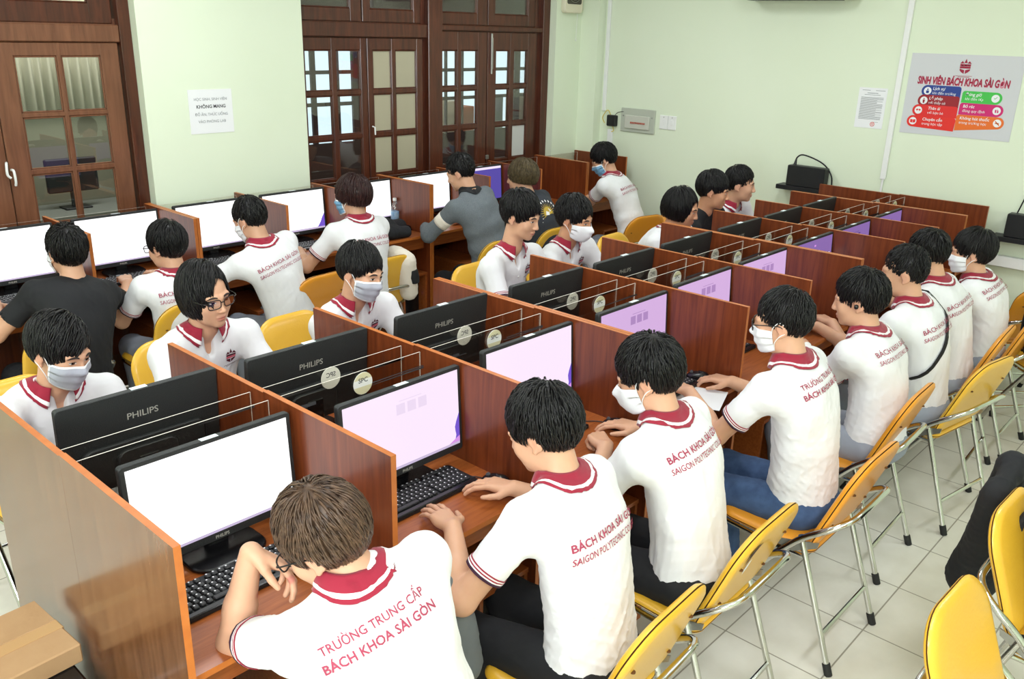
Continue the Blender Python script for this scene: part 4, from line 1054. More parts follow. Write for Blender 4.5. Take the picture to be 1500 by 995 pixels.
# ------------------------------------------------------------------ carrel desks
PX = [0.0, .600, 1.208, 1.863, 2.511, 3.108, 3.705, 4.295, 4.861, 5.410, 5.893]
HP = 1.207; TB = .018
def desk(label, xs, y0, s, depth, cols, group, spine=.0004, h=HP, acr=.047, cpu=True, numbers=None, dividers=True, dbl=(0, 0), back_z=.97, acr_z0=.955, endface=(False, False)):
    """One desk unit: partitions at xs (the outer two are its ends), s=-1 opens towards -y."""
    t = thing('carrel_desk', label, 'desk', (xs[0], y0, 0), 0, group)
    Y = lambda d: s * d
    pos = []
    for i, x in enumerate(xs):
        a = x - xs[0]
        if i == 0 and dbl[0]: a += TB / 2 + .001
        if i == len(xs) - 1 and dbl[1]: a -= TB / 2 + .001
        pos.append(a)
        M_ = [M_PANELOUT if (i == 0 and endface[0]) else M_PANEL, M_EDGE]
        mb = MB().box((a - TB / 2, Y(spine), 0), (a + TB / 2, Y(depth), h - .001), 0)
        mb.m = []
        for f in mb.f:
            c = np.mean([mb.v[k] for k in f], 0); mb.m.append(1 if c[2] > h - .01 or abs(c[1] - Y(depth)) < 1e-4 else 0)
        o = obj('partition', mb, M_, t)
    for i in range(len(xs) - 1):
        l, r = pos[i] + TB / 2 + .0005, pos[i + 1] - TB / 2 - .0005
        mb = MB().box((l, Y(.03), .827), (r, Y(.592), .845)); mb.m = [1 if abs(np.mean([mb.v[k][1] for k in f]) - Y(.592)) < 1e-4 else 0 for f in mb.f]
        obj('desktop', mb, [M_TOP, M_EDGE], t)
        obj('back_board', MB().box((l, Y(spine + .004), .30), (r, Y(.029), back_z), 0), M_PANEL, t)
        obj('keyboard_rail', MB().box((l, Y(.52), .735), (r, Y(.536), .826)), M_TOP, t)
        if cpu:
            w = .23; a, b = r - w, r
            mb = MB().box((a, Y(.10), .54), (b, Y(.575), .558), .001).box((a, Y(.10), .0), (a + .016, Y(.57), .54)).box((b - .016, Y(.10), 0), (b, Y(.57), .54)).box((a + .016, Y(.10), .10), (b - .016, Y(.57), .116)).box((a + .016, Y(.555), .0), (b - .016, Y(.569), .10))
            obj('tower_cabinet', mb, M_TOP, t)
        if dividers:
            zt = h - .012; a, b = l + .002, r - .012
            mb = MB().box((a, Y(acr - .002), acr_z0), (b, Y(acr + .002), zt)); mb.m = [0 if abs(abs(np.mean([mb.v[k][1] for k in f]) - Y(acr)) - .002) < 1e-5 else 1 for f in mb.f]
            ac = obj('acrylic_divider', mb, [M_ACR, M_ACRE], t)
            if numbers is not None and numbers[i]:
                n = numbers[i]; cx = xs[i] - xs[0] + .332 * (xs[i + 1] - xs[i]) / .604; cx = a + (.318 if s < 0 else .268) * (b - a) / .57
                M_ = frame((cx, Y(acr + .0035), 1.150), (1, 0, 0), (0, 0, 1)) if s < 0 else frame((cx, Y(acr + .0035), 1.152), (-1, 0, 0), (0, 0, 1))
                tb = MB(); R_ = .039; P = [(R_ * math.cos(q), R_ * math.sin(q)) for q in np.linspace(0, 2 * math.pi, 28, endpoint=False)]
                tb.prism(P, -.001, .0006, 0, M_)
                for lo_, hi_, mi in ((-1.0, -.28, 1), (.36, 1.0, 1)):
                    q = [p for p in np.linspace(-1, 1, 9)]; zz = np.linspace(lo_, hi_, 7)
                    L_ = [(-math.sqrt(max(0, 1 - z * z)) * R_ * .99, z * R_) for z in zz]; Rr = [(math.sqrt(max(0, 1 - z * z)) * R_ * .99, z * R_) for z in zz]
                    tb.add([tuple(M_ @ Vector((x, y, .001))) for x, y in Rr + L_[::-1]], [tuple(range(14))], 1)
                obj('number_disc', tb, [M_LABW, M_GOLD], ac); tb = MB()
                for zo, flip in ((.0016, 0), (-.0016, 0)):      # the print shows through to the back, mirrored
                    text_to(tb, 'SPC', M_ @ Matrix.Translation((0, .011, zo)), 2, width=.038, bold=.01); text_to(tb, str(n), M_ @ Matrix.Translation((0, -.013, zo)), 2, height=.0105, bold=.012)
                tb.m = [0] * len(tb.m); obj('number_print', tb, M_INKD, ac)
    return t

# ------------------------------------------------------------------ monitors
def screen_mat(name, c, e): return mat(name, rgb(0, 0, 0), .25, emit=rgb(*c), es=e)
M_SCR_W = screen_mat('white_screen', (255, 255, 255), 1.25)
M_SCR_L = [screen_mat('pale_lilac_screen', (244, 226, 246), 1.0), screen_mat('lilac_screen', (214, 178, 226), .92), screen_mat('purple_screen', (150, 118, 190), .75)]
M_ICON = [screen_mat('icon_tint', (234, 216, 240), .96), screen_mat('icon_lilac', (186, 148, 206), .8), screen_mat('icon_purple', (110, 84, 160), .6)]
M_WAVE = screen_mat('violet_wave', (120, 90, 210), .9); M_WAVE2 = screen_mat('pink_wave', (214, 150, 230), .95); M_BAR = screen_mat('task_bar', (206, 190, 222), .9)
M_WIN = screen_mat('white_window', (238, 224, 246), 1.0); M_BLUE = screen_mat('blue_window', (96, 84, 178), .8)
SW, SH = .476, .268
def monitor_parts(t, content, tone=0, tilt=.06):
    """Local frame: the screen looks along -y, base on z=0, 0.505 wide."""
    zc = .198
    def tl(p): # lean the panel back a little about its foot
        y, z = p[1], p[2] - .05; return (p[0], y * math.cos(tilt) + z * math.sin(tilt), .05 - y * math.sin(tilt) + z * math.cos(tilt))
    def T(mb): mb.v = [tl(p) for p in mb.v]; return mb
    hb = MB(); w, hh = .2525, .153
    hb.prism(rrect(.505, .306, .010, 3, (0, zc)), -.012, .010, 0, frame((0, 0, 0), (1, 0, 0), (0, 0, 1)), .003)
    hb.prism(rrect(.40, .13, .03, 4, (0, zc - .065)), -.026, -.010, 0, frame((0, 0, 0), (1, 0, 0), (0, 0, 1)), .010)
    hb.prism(rrect(.20, .09, .03, 4, (0, zc - .07)), -.036, -.024, 0, frame((0, 0, 0), (1, 0, 0), (0, 0, 1)), .008)
    obj('housing', T(hb), M_MONBACK, t)
    sc = MB(); Fm = frame((0, -.0104, zc + .006), (1, 0, 0), (0, 0, 1)); rect = lambda x0, x1, y0, y1, z, mi: sc.add([tuple(Fm @ Vector(p)) for p in ((x0, y0, z), (x1, y0, z), (x1, y1, z), (x0, y1, z))], [(0, 1, 2, 3)], mi)
    a, b = SW / 2, SH / 2; rect(-a, a, -b, b, .0003, 0); ms = [M_SCR_W if content in ('white', 'wave') else M_SCR_L[tone], M_ICON[tone], M_WAVE, M_WAVE2, M_BAR, M_WIN, M_BLUE]
    if content == 'white': rect(-a, a, -b, -b + .008, .0006, 4)
    if content in ('icons', 'plain', 'iconsw'):
        rect(-a, a, -b, -b + .009, .0006, 4)
        if content != 'plain':
            rect(-.02, .075, .094, .0965, .0006, 1)
            for k in range(3): rect(-.032 + k * .046, .004 + k * .046, .050, .086, .0006, 1)
        if tone == 0 or content == 'iconsw':
            P = [(a, -b + .009)] + [(a, -.02)] + [(a - .035 * k / 6 - .01 * math.sin(k), -.02 - (b - .03) * (k / 6) ** .7) for k in range(1, 7)]
            sc.add([tuple(Fm @ Vector((x, y, .0008))) for x, y in P], [tuple(range(len(P)))], 2)
            P = [(a - .05, -b + .009), (a, -b + .009), (a, -b + .03), (a - .02, -b + .022)]; sc.add([tuple(Fm @ Vector((x, y, .001))) for x, y in P], [(0, 1, 2, 3)], 3)
    if content == 'windows':
        rect(-a, .3 * a, -b, .5 * b, .0006, 5); rect(-.3 * a, .1 * a, -b, .42 * b, .0009, 6); rect(.15 * a, .9 * a, -b, .3 * b, .0010, 5); rect(.15 * a, .9 * a, .27 * b, .3 * b, .0013, 1); rect(0, .02, .7 * b, .78 * b, .0009, 3)
    if content == 'blue':
        rect(-a, a, -b, b, .0005, 6); rect(-a, a, .86 * b, b, .0008, 5); rect(-.02, .01, -.55 * b, .2 * b, .0008, 5); rect(-.5 * a, .6 * a, -b, -.86 * b, .0008, 5)
    if content in ('wave',):
        rect(-a, a, -b, -b + .012, .0006, 4); P = [(a, -b + .012), (a, -.03), (a - .02, -.06), (a - .035, -.09), (a - .06, -b + .012)]
        sc.add([tuple(Fm @ Vector((x, y, .0008))) for x, y in P], [tuple(range(5))], 2)
    obj('screen', T(sc), ms, t)
    tb = MB(); text_to(tb, 'PHILIPS', frame((0, -.0112, zc - .142), (1, 0, 0), (0, 0, 1)), 0, width=.042, bold=.02); obj('front_lettering', T(tb), M_SILVER, t)
    tb = MB(); text_to(tb, 'PHILIPS', frame((0, .0128, zc + .072), (-1, 0, 0), (0, 0, 1)), 0, width=.098, height=.021, bold=.008); obj('rear_lettering', T(tb), M_SILVER, t)
    obj('sticker', T(MB().box((-.022, -.008, zc + .1532), (.022, .006, zc + .1545)).box((-.022, .0125, zc + .142), (.022, .0135, zc + .153)) if False else MB().box((-.025, -.011, zc + .1526), (.025, .007, zc + .1540))), mat('white_sticker', rgb(220, 232, 236), .35), t)
    obj('stand_neck', MB().box((-.035, .02, .01), (.035, .045, .14), .006), M_BLK2, t)
    st = MB(); P = rrect(.23, .175, .06, 6); st.prism(P, .0, .014, 0, Matrix.Translation((0, .0, 0)), .004); obj('stand_base', st, M_BLK2, t, True)
    return t
MON = {}
def monitor(label, x, y, z, facing, content, tone, group, yaw=0):
    key = (content, tone)
    if key not in MON:
        t = thing('monitor', label, 'monitor', (x, y, z), (0 if facing < 0 else math.pi) + yaw, group); MON[key] = monitor_parts(t, content, tone); return t
    return dup(MON[key], (x, y, z), (0 if facing < 0 else math.pi) + yaw, label, group)

KB = [None]
def keyboard(label, x, y, z, rz, group):
    if KB[0] is None:
        t = thing('keyboard', label, 'keyboard', (x, y, z), rz, group); KB[0] = t
        b = MB(); b.prism(rrect(.45, .152, .012), 0, .012, 0, None, .003); obj('case', b, M_BLK, t)
        obj('palm_edge', MB().box((-.22, -.075, .010), (.22, -.056, .016), .004), M_BLK2, t)
        k = MB(); lg = MB(); rk = random.Random(5)
        for r in range(6):
            y_ = .060 - r * .0195 - (.004 if r else 0); x_ = -.215; 
            while x_ < .205:
                w = .0185
                if r == 5 and -.13 < x_ < -.10: w = .105
                elif x_ < -.21 and r in (2, 3, 4): w = .0185 * (1 + .3 * r / 2)
                if r == 0 and rk.random() < .12: x_ += .012; continue
                if .062 < x_ < .070 or .131 < x_ < .139: x_ = .073 if x_ < .1 else .142
                k.box((x_, y_ - .0085, .012), (x_ + w - .0025, y_ + .0085, .0195), .0025)
                if w < .03: lg.add([(x_ + .0035, y_ + .001, .0197), (x_ + .008, y_ + .001, .0197), (x_ + .008, y_ + .0055, .0197), (x_ + .0035, y_ + .0055, .0197)], [(0, 1, 2, 3)])
                x_ += w + .0008
        obj('keycaps', k, M_KEY, t); obj('key_legends', lg, M_KEYT, t); return t
    return dup(KB[0], (x, y, z), rz, label, group)
MS = [None]
def mouse(label, x, y, z, rz, group):
    if MS[0] is None:
        t = thing('mouse', label, 'mouse', (x, y, z), rz, group); MS[0] = t
        G = np.zeros((9, 20, 3))
        for i in range(9):
            v = i / 8 * math.pi / 2
            for j in range(20):
                a = 2 * math.pi * j / 20; ca, sa = math.cos(a), math.sin(a)
                G[i, j] = (.031 * abs(ca) ** .8 * np.sign(ca) * math.cos(v) ** .55, .054 * abs(sa) ** .8 * np.sign(sa) * math.cos(v) ** .55, .034 * math.sin(v) * (1 - .18 * sa))
        obj('shell', MB().grid(G, closed_u=True), M_BLK2, t, True, sharp=None)
        obj('wheel', MB().tube([(-.004, .03, .028), (.004, .03, .028)], .007, 10), mat('grey_wheel', rgb(90, 90, 94), .6), t); obj('cable', MB().tube(catmull([(0, .05, .008), (0, .08, .005), (-.02, .12, .004), (-.03, .17, .004)], 4), .0022, 6), M_BLK, t, True)
        return t
    return dup(MS[0], (x, y, z), rz, label, group)

# ------------------------------------------------------------------ folding chairs
def pad_mesh(w, hgt, th, r_top, r_bot, taper=0.0):
    """A padded board in x-z, front on +y; returns a mesh builder with a seam line."""
    out = []
    for cx, cz, a0, r in ((w / 2 - r_top, hgt - r_top, 0, r_top), (-w / 2 + r_top, hgt - r_top, 90, r_top), (-w / 2 + r_bot, r_bot, 180, r_bot), (w / 2 - r_bot, r_bot, 270, r_bot)):
        for i in range(9):
            a = math.radians(a0 + 90 * i / 8); out.append((cx + r * math.cos(a), cz + r * math.sin(a)))
    out = np.array(out); c = out.mean(0); mb = MB(); n = len(out)
    rings = []
    for k, (ins, y) in enumerate(((.10, th), (.03, th), (.012, th * .90), (.002, th * .62), (0, th * .5), (.006, th * .44), (0, th * .38), (.002, th * .26), (.012, th * .06), (.03, 0), (.10, 0))):
        d = c - out; L = np.linalg.norm(d, axis=1)[:, None]; q = out + d / L * ins
        rings.append([(x, y, z) for x, z in q])
    G = np.array(rings); mb.grid(G, closed_u=True, mfun=lambda i, j: 1 if i in (4, 5) else 0, flip=False)
    mb.add([tuple(p) for p in G[0]], [tuple(range(n))]); mb.add([tuple(p) for p in G[-1]], [tuple(range(n))[::-1]])
    return mb
CH = {}
def make_chair(label, kind, loc, rz, group):
    t = thing('folding_chair', label, 'chair', loc, rz, group); vy = M_YEL if kind == 'yellow' else M_YELO
    b = pad_mesh(.425, .40, .036, .13, .05); lean = math.atan2(.14, .37)
    b.v = [(x, -.175 + y * math.cos(lean) - z * math.sin(lean), .485 + z * math.cos(lean) + y * math.sin(lean)) for x, y, z in b.v]
    bp = obj('backrest', b, [vy, M_SEAM], t, True)
    for x in (-.15, .15):
        for z in (.10, .26):
            p = (x, -.175 - z * math.sin(lean) - .002, .485 + z * math.cos(lean)); obj('rivet', MB().lathe([(.0005, -.003), (.007, -.002), (.007, .002), (.0005, .003)], p, 10), M_SEAM, bp)
    s_ = pad_mesh(.40, .39, .036, .06, .05); s_.v = [(x, z - .17, .442 + y + .02 * (z / .39)) for x, y, z in s_.v]
    s_.f = [f[::-1] for f in s_.f]; obj('seat', s_, [vy, M_SEAM], t, True)
    hoop = catmull([(-.215, .235, .02), (-.215, .10, .228), (-.215, -.03, .40), (-.217, -.075, .455), (-.217, -.14, .525), (-.210, -.235, .60), (-.165, -.285, .635), (-.08, -.295, .645), (.08, -.295, .645), (.165, -.285, .635), (.210, -.235, .60), (.217, -.14, .525), (.217, -.075, .455), (.215, -.03, .40), (.215, .10, .228), (.215, .235, .02)], 5)
    obj('frame_tube', MB().tube(hoop, .0125, 10), M_CHROME, t, True)
    for x in (-1, 1): obj('rear_leg', MB().tube([(x * .205, -.125, .525), (x * .212, -.305, .02)], .0115, 10), M_CHROME, t, True)
    obj('crossbar', MB().tube([(-.21, -.258, .155), (.21, -.258, .155)], .009, 8), M_CHROME, t, True)
    obj('front_crossbar', MB().tube([(-.215, .165, .128), (.215, .165, .128)], .009, 8), M_CHROME, t, True)
    for x in (-1, 1): obj('seat_rail', MB().tube([(x * .195, -.16, .436), (x * .195, .02, .438), (x * .185, .20, .448)], .009, 8), M_CHROME, t, True)
    for x in (-1, 1): obj('bracket', MB().add([(x * .205, -.02, .455), (x * .205, -.10, .445), (x * .205, -.19, .495), (x * .205, -.195, .520), (x * .205, -.13, .50), (x * .205, -.05, .478)] + [(x * .2, -.02, .455), (x * .2, -.10, .445), (x * .2, -.19, .495), (x * .2, -.195, .520), (x * .2, -.13, .50), (x * .2, -.05, .478)],
        [tuple(range(6)), tuple(range(6, 12))[::-1]] + [(k, (k + 1) % 6, 6 + (k + 1) % 6, 6 + k) for k in range(6)]), M_STEEL, t)
    for x in (-1, 1):
        obj('foot_cap', MB().tube([(x * .212, -.296, .045), (x * .2125, -.312, .0)], .0155, 10), M_RUB, t, True); obj('foot_cap', MB().tube([(x * .215, .225, .04), (x * .215, .246, .0)], .0155, 10), M_RUB, t, True)
    return t
def chair(label, x, y, rz=0, kind='yellow', group=None):
    if kind not in CH:
        CH[kind] = make_chair(label, kind, (x, y, 0), rz, group); return CH[kind]
    return dup(CH[kind], (x, y, 0), rz, label, group)

# ------------------------------------------------------------------ loose cloth and bags
def cloth(name, label, cat, blobs, m, seed, h=.008, amp=.012, cut=None, extra=None, group=None):
    F = Field()
    for b in blobs:
        if len(b) == 5: F.cone(b[0], b[1], b[2], b[3], b[4])
        else: F.ell(b[0], b[1], b[2], b[3] if len(b) > 3 and not np.isscalar(b[3]) else None)
    W1 = waves(seed, 8, .05, .12); W2 = waves(seed + 1, 6, .12, .3)
    def post(P, d):
        q = np.abs(d) < .06
        if q.any(): d = d.copy(); d[q] += amp * (.5 * wavesum(P[q], W2) - creases(P[q], W1)) + amp * .2
        if cut: d = cut(P, d)
        return d
    F.post.append(post)
    allp = np.concatenate([[np.asarray(b[0]) - (max(b[1]) if len(b) < 5 else b[2]) - .03, np.asarray(b[0]) + (max(b[1]) if len(b) < 5 else b[2]) + .03] + ([np.asarray(b[1]) - b[3] - .03, np.asarray(b[1]) + b[3] + .03] if len(b) == 5 else []) for b in blobs])
    V, Q = sdf_mesh(F, allp.min(0), allp.max(0), h); c = np.array([V[:, 0].mean(), V[:, 1].mean(), V[:, 2].min()])
    o = add_mesh(name, V - c, Q, m, loc=c); return tag(o, label, cat, group)
# ------------------------------------------------------------------ desks in place
NUM = [0] + list(range(12, 21))
G1 = 'carrel desks of the double row'; G2 = 'carrel desks along the window wall'
desk('near-side carrel desk unit whose glossy brown end panel faces the camera', PX[0:4], 0, -1, .605, 3, G1, numbers=NUM[0:3], dbl=(0, 1), endface=(True, False))
desk('near-side carrel desk unit in the middle of the double row', PX[3:7], 0, -1, .605, 3, G1, numbers=NUM[3:6], dbl=(1, 1))
desk('near-side carrel desk unit farthest down the double row', PX[6:10], 0, -1, .605, 3, G1, numbers=NUM[6:9], dbl=(1, 1))
desk('single near-side carrel desk against the right wall', PX[9:11], 0, -1, .605, 1, G1, numbers=NUM[9:10], dbl=(1, 0))
desk('far-side carrel desk unit at the camera end of the double row', PX[0:4], 0, 1, .605, 3, G1, numbers=NUM[0:3], dbl=(0, 1), h=HP - .004, acr=.054, endface=(True, False))
desk('far-side carrel desk unit in the middle of the double row', PX[3:7], 0, 1, .605, 3, G1, numbers=NUM[3:6], dbl=(1, 1), h=HP - .004, acr=.054)
desk('far-side carrel desk unit farthest down the double row', PX[6:10], 0, 1, .605, 3, G1, numbers=NUM[6:9], dbl=(1, 1), h=HP - .004, acr=.054)
desk('single far-side carrel desk against the right wall', PX[9:11], 0, 1, .605, 1, G1, numbers=NUM[9:10], dbl=(1, 0), h=HP - .004, acr=.054)
WXS = [1.087 + .6026 * n for n in range(-2, 8)] + [5.885]
WY0 = 3.038; WF = WY0 - .604
desk('window-wall carrel desk unit in front of the left glass door', WXS[0:4], WY0, -1, .604, 3, G2, dbl=(0, 1))
desk('window-wall carrel desk unit below the paper notice, with the water bottle', WXS[3:7], WY0, -1, .604, 3, G2, dbl=(1, 1))
desk('window-wall carrel desk unit below the casement windows', WXS[6:10], WY0, -1, .604, 3, G2, dbl=(1, 0), cpu=True)
desk('corner carrel desk between the column and the tall dark partition', [WXS[9] + .02, WXS[10]], WY0, -1, .604, 1, G2)

# ------------------------------------------------------------------ monitors
ORD = ['first', 'second', 'third', 'fourth', 'fifth', 'sixth', 'seventh', 'eighth', 'ninth']
GN = 'monitors on the near side of the double row'; GF = 'monitors on the far side of the double row'; GW = 'monitors along the window wall'
NM = [(.318, -.165), (.942, -.236), (1.590, -.205), (2.240, -.22), (2.842, -.20), (3.44, -.20), (4.03, -.20), (4.592, -.20), (5.142, -.20)]
NL = ['monitor with pure white screen nearest the camera', 'monitor with pale lilac screen and violet corner, behind number disc twelve', 'plain pale lilac monitor behind number disc thirteen', 'lilac monitor in the fourth carrel, right of the doubled partition', 'lilac monitor in the fifth carrel of the near side', 'lilac monitor in the sixth carrel of the near side',
      'purple monitor with a blue and white window open', 'purple monitor in the eighth carrel of the near side', 'purple monitor farthest down the near side']
CT = [('white', 0), ('icons', 0), ('plain', 0), ('icons', 1), ('icons', 1), ('icons', 1), ('windows', 2), ('icons', 2), ('icons', 2)]
for i, (x, y) in enumerate(NM): monitor(NL[i], x + .004, y - .008, .846, -1, *CT[i], GN)
FM = [(.335, .31), (.942, .295), (1.597, .305), (2.245, .30), (2.842, .295), (3.44, .30), (4.03, .30), (4.595, .30), (5.144, .30)]
FL = ['black monitor back nearest the camera, a student in grey mask behind', 'black monitor back with pale sticker, behind number disc twelve', 'black monitor back behind number disc thirteen', 'black monitor back in the fourth far-side carrel, before an empty yellow chair', 'black monitor back below the student with a shaggy fringe', 'black monitor back below the student in a white pointed mask',
      'black monitor back below the long-haired student looking down', 'black monitor back below the laughing student', 'black monitor back farthest along, near the wall shelf']
for i, (x, y) in enumerate(FM): monitor(FL[i], x, y - .012, .858, 1, 'plain', 2, GF)
WM = [(.815, 'white', 'white-screened monitor at the left edge, before the student in black'), (1.422, 'white', 'white-screened monitor before the left glass door, beside the bespectacled student'), (2.022, 'white', 'white-screened monitor below the paper notice'), (2.625, 'wave', 'white-screened monitor with a violet corner beside the bob-haired student'),
      (3.23, 'white', 'white-screened monitor in the carrel with the water bottle'), (3.835, 'white', 'white-screened monitor before the student in grey knit'), (4.437, 'blue', 'blue-screened monitor before the student with olive brown hair')]
for x, c, l in WM: monitor(l, x, 2.86, .850, -1, c, 0 if c != 'white' else 0, GW)

# ------------------------------------------------------------------ keyboards and mice
GK = 'black keyboards in the carrels'; GMs = 'black mice in the carrels'
for i, (x, y, l) in enumerate([(.300, -.335, 'black keyboard below the pure white screen nearest the camera'), (.900, -.335, 'black keyboard under the hand of the second student'), (1.50, -.33, 'black keyboard in the third near-side carrel'), (2.20, -.40, 'black keyboard reached by the student with blue jeans'),
                               (2.80, -.34, 'black keyboard in the fifth near-side carrel'), (3.40, -.34, 'black keyboard in the sixth near-side carrel')]):
    keyboard(l, x, y, .8455, 0, GK)
for x, l in [(.78, 'black keyboard at the left edge, before the student in black'), (1.36, 'black keyboard beside the bespectacled student at the window wall'), (1.98, 'black keyboard in front of the leaning student below the notice'), (2.56, 'black keyboard left of the bob-haired student'), (3.80, 'black keyboard before the student in grey knit')]:
    keyboard(l, x, 2.70, .8455, 0, GK)
for x, y, l in [(1.155, -.455, 'black mouse under the right hand of the second student'), (1.80, -.47, 'black mouse under the right hand of the third student'), (2.46, -.43, 'black mouse beside the keyboard of the bespectacled masked student'), (3.50, -.46, 'black mouse under the hand of the student with earphone'),
                (3.44, 2.67, 'black mouse on the empty desk beside the water bottle')]:
    mouse(l, x, y, .8455, .25 if y < 0 else .9, GMs)
o = obj('paper_sheet', MB().box((-.105, -.148, 0), (.105, .148, .0012), 0, 0, Matrix.Rotation(.35, 4, 'Z')), M_PAPER, loc=(2.27, -.50, .8458)); tag(o, 'loose white paper sheet at the desk edge beside a keyboard', 'paper')
# water bottle
t = thing('water_bottle', 'clear plastic water bottle with blue label beside the empty monitor', 'bottle', (3.46, 2.80, .8455))
obj('bottle_body', MB().lathe([(.001, 0), (.026, .001), (.031, .012), (.031, .05), (.029, .055), (.031, .06), (.031, .13), (.027, .15), (.018, .175), (.0125, .19), (.0125, .205), (.001, .206)], (0, 0, 0), 20), thin_glass('bottle_plastic', (.88, .92, .95, 1), .12), t, True)
obj('bottle_label', MB().lathe([(.0313, .062), (.0318, .063), (.0318, .122), (.0313, .123)], (0, 0, 0), 20), mat('blue_label', rgb(88, 150, 206), .4, noise=(30, (1, 1, 1), rgb(206, 226, 240), .3)), t, True)
obj('bottle_cap', MB().lathe([(.001, .198), (.0145, .199), (.0145, .216), (.013, .219), (.001, .2195)], (0, 0, 0), 16), M_WHITEP, t, True)
# computer towers in the open cabinets
def tower(label, x, y, s, group):
    t = thing('computer_tower', label, 'computer', (x, y, .117), 0 if s < 0 else math.pi, group)
    obj('case', MB().box((-.085, -.18, 0), (.085, .2, .37), .006), M_BLK, t); obj('front_panel', MB().box((-.082, -.192, .006), (.082, -.18, .364), .004).box((-.06, -.1945, .31), (.06, -.192, .335), .001), M_BLK2, t)
    obj('power_light', MB().box((.05, -.196, .26), (.056, -.192, .266)), mat('blue_power_light', rgb(20, 20, 60), .3, emit=rgb(90, 100, 255), es=2), t); return t
t0 = tower('black computer tower in the open cabinet left of the student in grey knit', 3.377, 2.73, -1, 'computer towers in the desk cabinets')
for x, l in ((4.0, 'black computer tower in the cabinet right of the student in grey knit'), (2.775, 'black computer tower in the cabinet right of the bob-haired student'), (.47, 'black computer tower in the cabinet of the camera-end carrel'), (1.08, 'black computer tower in the cabinet of the second near-side carrel'), (1.74, 'black computer tower in the cabinet of the third near-side carrel')):
    dup(t0, (x, 2.73 if x in (4.0, 2.775) else -.29, .117), 0, l)

# boxes by the end panel
t = thing('computer_case', 'black computer case standing on end under the cardboard box', 'computer', (-.22, .02, 0))
obj('case', MB().box((-.18, -.24, 0), (.165, .22, .575), .008), M_BLK2, t); obj('barcode_label', MB().box((.1655, .02, .50), (.167, .07, .545)), M_PAPER, t)
obj('front_trim', MB().box((-.175, -.252, .01), (.16, -.24, .565), .004), M_BLK, t)
t = thing('cardboard_box', 'flat brown cardboard box with tape on the black computer case', 'box', (-.24, .10, .5755), .06)
obj('carton', MB().box((-.20, -.12, 0), (.20, .17, .06), .004), M_CARD, t); obj('tape', MB().box((-.201, -.015, .0595), (.201, .035, .061)).box((.2, -.015, .01), (.2012, .035, .061)), M_TAPE, t)
obj('flap', MB().box((-.199, .032, .0600), (.199, .166, .0622), .001), M_CARD, t)

# ------------------------------------------------------------------ chairs
GC = 'folding chairs of the near row'; GCF = 'folding chairs of the far side'; GCW = 'folding chairs at the window wall'
chair('yellow folding chair nearest the camera in the near row, behind the second student', .99, -.955, .05, 'yellow', GC)
ch_t = chair('yellow folding chair with torn back showing white lining, behind the third near-side student', 1.60, -.935, .02, 'yellow', GC)
ln_ = math.atan2(.14, .37); tz = lambda x, z, o: (x, -.175 - z * math.sin(ln_) - o * math.cos(ln_), .485 + z * math.cos(ln_) - o * math.sin(ln_))
obj('torn_vinyl', MB().add([tz(x, z, .003) for x, z in ((-.155, .335), (-.120, .355), (-.085, .350), (-.110, .325), (-.128, .290), (-.150, .280), (-.142, .310))], [tuple(range(7))]).add([tz(x, z, .0045) for x, z in ((-.118, .285), (-.105, .288), (-.100, .245), (-.112, .215), (-.124, .250))], [tuple(range(5))], 1), [mat('torn_backing', rgb(70, 44, 24), .9), M_PAPER], ch_t)
ch2 = chair('orange folding chair under the student in blue jeans', 2.31, -1.0, 0, 'orange', GC)
chair('orange folding chair behind the student wearing a watch', 3.02, -.90, .03, 'orange', GC)
chair('yellow folding chair set back from the student with a shoulder strap', 3.72, -1.03, -.18, 'yellow', GC)
chair('orange folding chair behind the sixth student of the near row', 4.20, -.93, .05, 'orange', GC)
chair('orange folding chair under the farthest masked student of the near row', 4.72, -.97, 0, 'orange', GC)
chair('yellow folding chair under the brown-haired student nearest the camera', .33, -1.05, 0, 'yellow', GC)
chair('orange folding chair pushed near the right wall', 5.55, -1.02, -.9, 'orange', GC)
chair('yellow folding chair at the bottom right corner, nearest the camera', 1.57, -2.05, 3.10, 'yellow', 'yellow chairs in the aisle')
chair('yellow folding chair holding the black backpack and black jacket', 2.245, -2.02, 3.10, 'yellow', 'yellow chairs in the aisle')
chair('yellow folding chair with a black bag by the right wall end of the aisle', 5.05, -1.33, -.7, 'yellow', 'yellow chairs in the aisle')
for x, y, l in ((.32, 1.24, 'yellow folding chair behind the grey-masked student nearest the camera'), (1.06, 1.28, 'yellow folding chair behind the bespectacled long-haired student'), (1.66, 1.20, 'yellow folding chair behind the masked student with straight fringe'), (3.08, 1.30, 'yellow folding chair just left of the shaggy-fringed student'), (3.7, 1.25, 'yellow folding chair behind the student in white pointed mask'), (4.45, 1.22, 'yellow folding chair left of the long-haired student looking down')):
    chair(l, x, y, math.pi + .04, 'yellow', GCF)
for x, y, rz, l, k in ((.78, 2.34, 0, 'yellow folding chair behind the student in black', 'yellow'), (1.40, 2.32, .05, 'yellow folding chair behind the bespectacled student at the window wall', 'yellow'), (2.22, 2.30, .08, 'orange folding chair behind the leaning student below the notice', 'orange'), (2.80, 2.36, 0, 'yellow folding chair behind the bob-haired student', 'yellow'),
                       (3.72, 2.22, 0, 'yellow folding chair under the student in grey knit', 'yellow'), (4.33, 2.22, 0, 'yellow folding chair behind the student in dark printed tee', 'yellow'), (5.30, 2.02, -.2, 'orange folding chair under the student in the corner carrel', 'orange'), (5.55, 1.50, 2.4, 'orange folding chair against the right wall behind the seated friends', 'orange')):
    chair(l, x, y, rz, k, GCW)

